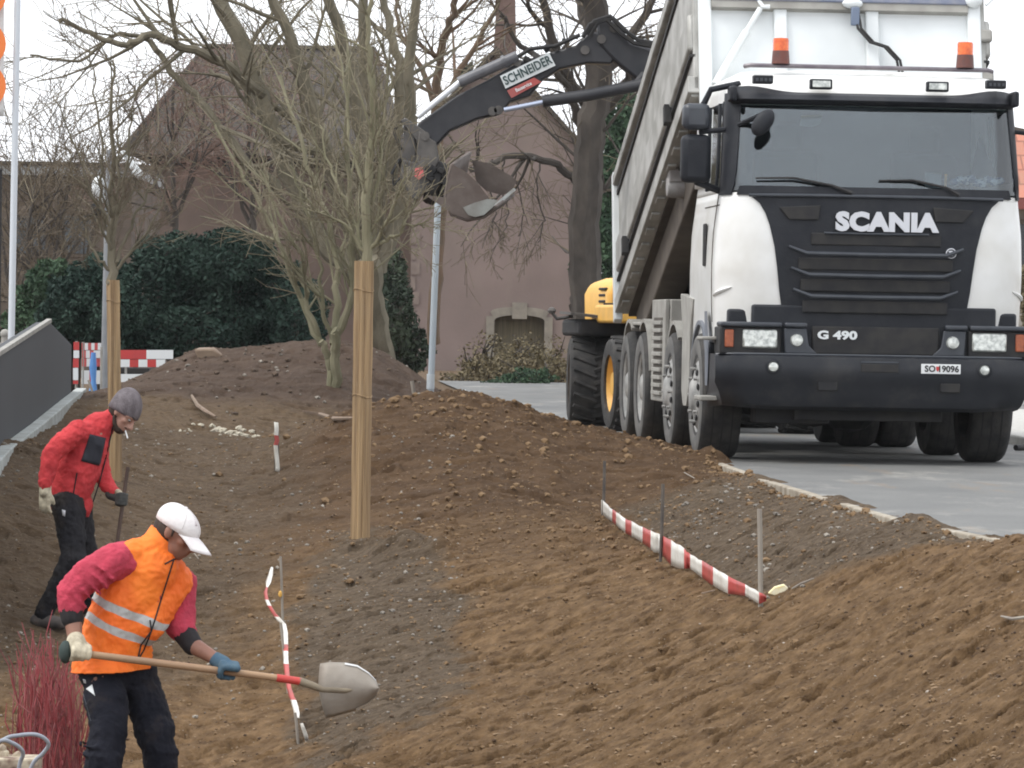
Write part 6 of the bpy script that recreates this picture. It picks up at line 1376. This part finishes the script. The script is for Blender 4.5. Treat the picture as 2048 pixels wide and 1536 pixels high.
# gentle waviness so that the bands follow the cloth
wn = N('ShaderNodeTexNoise'); wn.inputs['Scale'].default_value = 5; K(tc.outputs['Object'], wn.inputs['Vector']); wv = N('ShaderNodeMath'); wv.operation = 'MULTIPLY_ADD'; wv.inputs[1].default_value = .05; K(wn.outputs['Fac'], wv.inputs[0]); K(ym.outputs[0], wv.inputs[2])
prev = src
for (x, y) in ((248,1216),(230,1252)):
    q = J(x, y); t0 = q.z+.42*q.x+.025
    s1 = N('ShaderNodeMath'); s1.operation = 'SUBTRACT'; s1.inputs[1].default_value = t0; K(wv.outputs[0], s1.inputs[0]); s2 = N('ShaderNodeMath'); s2.operation = 'ABSOLUTE'; K(s1.outputs[0], s2.inputs[0]); s3 = N('ShaderNodeMath'); s3.operation = 'LESS_THAN'; s3.inputs[1].default_value = .021; K(s2.outputs[0], s3.inputs[0])
    mx_ = N('ShaderNodeMixRGB'); mx_.inputs[2].default_value = (.43,.43,.42,1); K(s3.outputs[0], mx_.inputs[0]); K(prev, mx_.inputs[1]); prev = mx_.outputs[0]
K(prev, bs.inputs['Base Color'])
vest = skinpart('vest', mb, m, man, .008, 3, .022)
cut(vest, J(235,1342,-.1), (.05, .0, -1))
fv = surf_fn(vest)
sline('zip', [(348,1118),(338,1150),(322,1200),(303,1262),(288,1300),(275,1322)], fv, .004, M['cuff'], vest)
sline('collar_seam', [(330,1128),(345,1120),(352,1118)], fv, .004, M['cuff'], vest)
sline('drawcord', [(300,1240),(303,1262),(282,1290),(276,1318)], fv, .004, M['cuff'], vest, .012)
mb = MB(); chain(mb, [(J(318,1120,-.03), .080), (J(326,1062,-.01), .070)], 20)
mb = MB()
for k in range(0, 3): pass
rows = []
for i, (px_, py_, r_) in enumerate(((312,1102,.088),(322,1083,.082),(331,1064,.074))):
    c = J(px_, py_); ax = (J(331,1064)-J(312,1102)).normalized(); a = ax.orthogonal().normalized(); bb_ = ax.cross(a); rows.append([c+(a*math.cos(q)+bb_*math.sin(q))*r_ for q in np.linspace(0, 2*math.pi, 29)])
mb.grid(rows); co = part('collar', mb, m, vest, angle=180); s_ = co.modifiers.new('s', 'SOLIDIFY'); s_.thickness = .008
# trousers
mb = MB(); chain(mb, [(J(206,1362,-.06), .092), (J(212,1400,-.12), .106), (J(219,1458,-.19), .092), (J(206,1530,-.24), .090), (aR+Vector((0,0,.12)), .075), (aR+Vector((0,0,.03)), .070)])
chain(mb, [(J(272,1355,.06), .100), (J(290,1400,.05), .100), (J(309,1460,.0), .096), (J(322,1530,-.02), .080), (aL+Vector((0,0,.12)), .075), (aL+Vector((0,0,.03)), .070)]); seg(mb, J(200,1338,-.05), .115, J(272,1345,.05), .105)
for (x, y, dy, w_) in ((200,1492,-.22,.086),(206,1512,-.23,.088),(318,1500,-.01,.084)): mb.lathe([(w_+.005+.005*math.cos(q), .012*math.sin(q)) for q in np.linspace(0, 6.28, 7)], J(x, y, dy), (.1, 0, 1), 18, True)
tr = skinpart('trousers', mb, M['trous'], man, .009, 3, .026); ft = surf_fn(tr)
decal('emblem', [(172,1378),(184,1369),(190,1392),(186,1388)], ft, M['signw'], tr, 5); decal('emblem', [(166,1358),(171,1360),(172,1367),(168,1366)], ft, M['letter'], tr, 3)
sline('side_stripe', [(160,1362),(170,1400),(184,1450)], ft, .002, M['trim'], tr)
mb = MB(); foot(mb, 198, -.15, zR, 1); part('boot', mb, M['boot'], man); mb = MB(); foot(mb, 332, .1, zL, 1); part('boot', mb, M['boot'], man)
# shovel held in both hands
s0, s1, s2 = J(158,1306,-.30), J(452,1343,-.07), J(600,1363,.0)
SV = thing('shovel', 'long wooden-handled shovel with a red band and round-nosed steel blade held by the man in orange', 'shovel', s1)
SV['label'] = 'wooden shovel with red band and steel blade held across by the man in orange'
mb = MB(); mb.tube([s0-(s1-s0).normalized()*.03, s0, (s0+s1)/2, s1, J(555,1356,-.02)], [.0165,.0175,.0175,.0170,.0165], 14); part('handle', mb, mat('shovel_wood', (.42,.27,.155), (.33,.21,.13), 12, .6, stretch=(.3,1,1)), SV)
mb = MB(); mb.tube([J(553,1355.6,-.02), J(602,1363,0)], [.0185,.0185], 14); part('red_band', mb, mat('band_red', (.62,.06,.05), (.50,.06,.05), 12, .5), SV)
M['steel'] = mat('muddy_steel', (.25,.215,.175), (.33,.30,.26), 6, .6, metal=.2, bump=.2)
mb = MB(); mb.tube([J(598,1362,0), J(622,1370,.0), J(645,1379,.005), J(690,1381,.0), J(726,1378,.01)], [.0195,.018,.016,.013,.004], 12); part('socket', mb, mat('socket_mud', (.24,.20,.14), (.17,.14,.10), 12, .8), SV)
up_ = [(640,1327),(660,1324),(690,1325),(715,1330),(738,1345),(752,1360),(759,1376)]; lo_ = [(652,1436),(668,1433),(690,1427),(712,1421),(735,1409),(752,1394),(759,1377)]
rows = []
for (ux_, uy_), (lx_, ly_) in zip(up_, lo_):
    rows.append([J(ux_+(lx_-ux_)*t-8*math.sin(math.pi*t)*(1 if ux_ < 700 else 0), uy_+(ly_-uy_)*t, .01+.045*(1-(2*t-1)**2)*-1+.03) for t in np.linspace(0, 1, 15)])
mb = MB(); mb.grid(rows); bl = part('blade', mb, M['steel'], SV, angle=180); s_ = bl.modifiers.new('s', 'SOLIDIFY'); s_.thickness = .003
mb = MB(); e1 = [J(x, y, .03) for x, y in ((700,1326),(722,1332),(740,1345),(754,1362),(757,1370))]; e1 = [r_[0]*1.0+Vector((0,-.004,0)) for r_ in rows[2:]]; e2 = [r_[1]*.5+r_[0]*.5+Vector((0,-.006,0)) for r_ in rows[2:]]
mb.grid([e1[:-1], e2[:-1]]); mb.grid([[r_[-1]+Vector((0,-.005,0)) for r_ in rows[3:-1]], [r_[-2]*.7+r_[-1]*.3+Vector((0,-.007,0)) for r_ in rows[3:-1]]]); part('worn_edge', mb, mat('bright_steel', (.68,.68,.66), None, rough=.3, metal=.4), bl, fixn=False)
ax = (s1-s0).normalized()
mb = MB(); grip(mb, J(160,1307,-.295), ax, (-.2,.5,.9), 1, .0145, .030, .024); chain(mb, [(J(152,1282,-.26), .045), (J(156,1298,-.28), .046)]); skinpart('glove', mb, M['glovec'], man, .006, 2)
mb = MB(); mb.ball(J(131,1304,-.29), (.032,.045,.055), 14); skinpart('glove_back', mb, M['gloveg'], man, .007, 2)
mb = MB(); grip(mb, J(455,1345,-.07), ax, (-.1,-.1,1), -1, .0135, .029, .023); chain(mb, [(J(432,1319,-.04), .036), (J(446,1328,-.06), .040)]); skinpart('glove', mb, M['gloveb'], man, .006, 2)

# --- man in the red jacket
D = 29.0
hc = J(247,827,-.02); F, S, U = frame((.66,-.42,-.62), (.52,-.05,.80))
gl = J(95,1250).x; zA = gz(gl, D-.1, False); zB = gz(J(165,1240).x, D+.15, False); zs_ = J(90,1262).z
zA = max(zA, zs_-.04)
aA = Vector((J(90,1240).x, D-.1, zA+.08)); aB = Vector((J(168,1240).x, D+.2, zB+.08))
b = MB(); head(b, hc, F, S, U, 1.0); chain(b, [(J(212,848), .060), (J(228,838), .055), (hc-U*.03, .055)])
chain(b, [(J(140,1000), .11), (J(156,935), .12), (J(174,885), .13), (J(200,852), .09), (J(212,846), .06)])
chain(b, [(J(158,862,-.14), .055), (J(104,908,-.2), .042), (J(91,968,-.22), .034), (J(90,985,-.22), .033)])
chain(b, [(J(195,880,.14), .055), (J(203,950,.12), .042), (J(225,985,.02), .033), (J(238,994,-.02), .033)])
chain(b, [(J(135,1010,-.06), .085), (J(142,1110,-.12), .055), (aA, .042)]); chain(b, [(J(155,1010,.08), .085), (J(172,1110,.1), .055), (aB, .042)])
man2 = skinpart('person', b, M['skin2'], None, .009, 3); tag(man2, 'bearded man in red jacket and grey knit hat stooping on the slope', 'person')
face_bits(man2, hc, F, S, U, 1, M['hair']); hp_ = lambda f, s, u: hc+F*f+S*s+U*u; Rh = Matrix((F, S, U)).transposed()
mb = MB(); mb.ball(hp_(-.030, 0, .002), (.084,.083,.085), 20, Rh); mb.ball(hp_(-.075, 0, -.03), (.03,.05,.035), 12, Rh); skinpart('hair', mb, M['hair'], man2, .007, 2)
mb = MB(); mb.ball(hp_(.048, 0, -.092), (.042,.050,.034), 14, Rh); [chain(mb, [(hp_(.0, s*.070, -.045), .012), (hp_(.03, s*.055, -.080), .016), (hp_(.06, s*.030, -.098), .016)], 10) for s in (-1, 1)]; chain(mb, [(hp_(.090, -.028, -.054), .006), (hp_(.104, 0, -.048), .007), (hp_(.090, .028, -.054), .006)], 8)
skinpart('beard', mb, M['hair'], man2, .006, 2)
mb = MB(); mb.tube([hp_(.098, .008, -.068), hp_(.150, .012, -.092)], .0050, 8); tag(part('cigarette', mb, M['signw']), 'white cigarette in the mouth of the bearded man', 'cigarette')
rows = []
for i in range(13):
    t = math.pi*.5*i/12; rows.append([hp_(-.012+.108*math.cos(t)*math.cos(q)-.018*math.sin(t), .092*math.cos(t)*math.sin(q), .040+.122*math.sin(t)-.010*math.cos(t)*math.cos(q)) for q in np.linspace(0, 2*math.pi, 33)])
low = [[hp_(-.012+(.110-.006*k)*math.cos(q), (.093-.004*k)*math.sin(q), .040-.022*k+(-.010+.018*k)*math.cos(q)) for q in np.linspace(0, 2*math.pi, 33)] for k in (2, 1)]
mb = MB(); mb.grid(low+rows); hat = part('knit_hat', mb, M['hat'], man2, angle=180); s_ = hat.modifiers.new('s', 'SOLIDIFY'); s_.thickness = .007; s_.offset = 1
mb = MB(); chain(mb, [(J(138,1006), .130), (J(140,985), .140), (J(156,935), .150), (J(174,885), .152), (J(196,856), .105), (J(212,845), .078), (J(221,838), .070)], 22)
chain(mb, [(J(172,868,-.08), .09), (J(154,864,-.14), .080), (J(128,885,-.18), .072), (J(104,908,-.2), .066), (J(96,940,-.21), .058), (J(91,968,-.22), .048)])
chain(mb, [(J(190,880,.10), .09), (J(196,905,.14), .075), (J(202,948,.12), .062), (J(220,976,.04), .050), (J(228,984,.01), .044)])
chain(mb, [(J(128,1000,-.02), .10), (J(158,1012,.02), .10)])
jk = skinpart('jacket', mb, M['jacket'], man2, .009, 3, .028); fj = surf_fn(jk)
decal('chest_patch', [(180,868),(212,876),(200,932),(162,922)], fj, mat('black_patch', (.016,.018,.028), (.026,.028,.038), 12, .8), jk, 9, .005)
sline('zip', [(226,852),(218,890),(208,930),(196,975),(184,1010)], fj, .005, M['cuff'], jk); sline('pocket_zip', [(154,946),(149,975),(145,1000)], fj, .005, M['cuff'], jk)
mb = MB(); chain(mb, [(J(136,1004,-.05), .118), (J(142,1060,-.09), .098), (J(147,1112,-.13), .085), (J(118,1170,-.12), .070), (aA+Vector((0,0,.02)), .062)])
chain(mb, [(J(152,1008,.05), .112), (J(163,1060,.08), .088), (J(172,1110,.1), .080), (J(172,1170,.14), .068), (aB+Vector((0,0,.02)), .062)])
t2 = skinpart('trousers', mb, M['trous2'], man2, .010, 3, .030); ft = surf_fn(t2); decal('emblem', [(124,1019),(131,1021),(130,1033),(125,1031)], ft, M['letter'], t2, 3)
mb = MB(); a = aA-Vector((0,0,.035)); chain(mb, [(a+Vector((-.045,.02,0)), .046), (a+Vector((.05,-.03,-.004)), .047), (a+Vector((.13,-.07,-.012)), .040)]); part('boot', mb, M['boot'], man2)
mb = MB(); a = aB-Vector((0,0,.035)); chain(mb, [(a+Vector((-.045,.02,0)), .046), (a+Vector((.05,-.03,-.004)), .047), (a+Vector((.13,-.07,-.012)), .040)]); part('boot', mb, M['boot'], man2)
mb = MB(); relaxed(mb, J(90,992,-.22), (-.05,-.1,-1), (-.6,-.8,0), .0125); chain(mb, [(J(91,972,-.22), .040), (J(90,984,-.22), .040)]); skinpart('glove', mb, M['glovec'], man2, .006, 2)
k0, k1 = J(256,934,-.03), J(238,1060,-.05); ax = (k1-k0).normalized(); kg = k1+ax*.32
mb = MB(); mb.tube([k0, (k0+k1)/2, k1, kg], [.0125,.0135,.0135,.013], 10); T_ = thing('digging_tool', 'thin dark tool handle held upright by the man in the red jacket', 'tool', k1); part('handle', mb, mat('dark_wood', (.065,.040,.030), (.10,.065,.05), 12, .7), T_)
mb = MB(); e = kg; mb.prism([e+Vector(v) for v in ((-.05,-.01,.02),(.05,-.01,.02),(.06,-.01,-.12),(.0,-.01,-.18),(-.06,-.01,-.12))], (0, .012, 0)); part('blade', mb, M['steel'], T_, bevel=.003)
kc = k0+ax*((J(246,998).z-k0.z)/ax.z)
mb = MB(); grip(mb, kc, -ax, (-.8,-.1,.1), 1, .0125, .024, .021); chain(mb, [(J(222,988,.02), .040), (J(236,994,-.01), .036)]); skinpart('glove', mb, M['gloved'], man2, .006, 2)
mb = MB(); chain(mb, [(J(236,984,-.03), .022), (J(241,988,-.04), .020)]); skinpart('glove_trim', mb, M['glovec'], man2, .006, 2)
# ---------------------------------------------------------------- thin air haze
mb = MB(); mb.b2((-160, -3, -5), (160, 175, 26))
mh = bpy.data.materials.new('haze'); mh.use_nodes = True; nt = mh.node_tree; nt.nodes.remove(nt.nodes['Principled BSDF'])
pv = nt.nodes.new('ShaderNodeVolumePrincipled'); pv.inputs['Color'].default_value = (.93,.95,.98,1); pv.inputs['Density'].default_value = .00016; pv.inputs['Anisotropy'].default_value = .2
nt.links.new(pv.outputs[0], nt.nodes['Material Output'].inputs['Volume'])
tag(part('haze', mb, mh, smooth=False), kind='stuff')
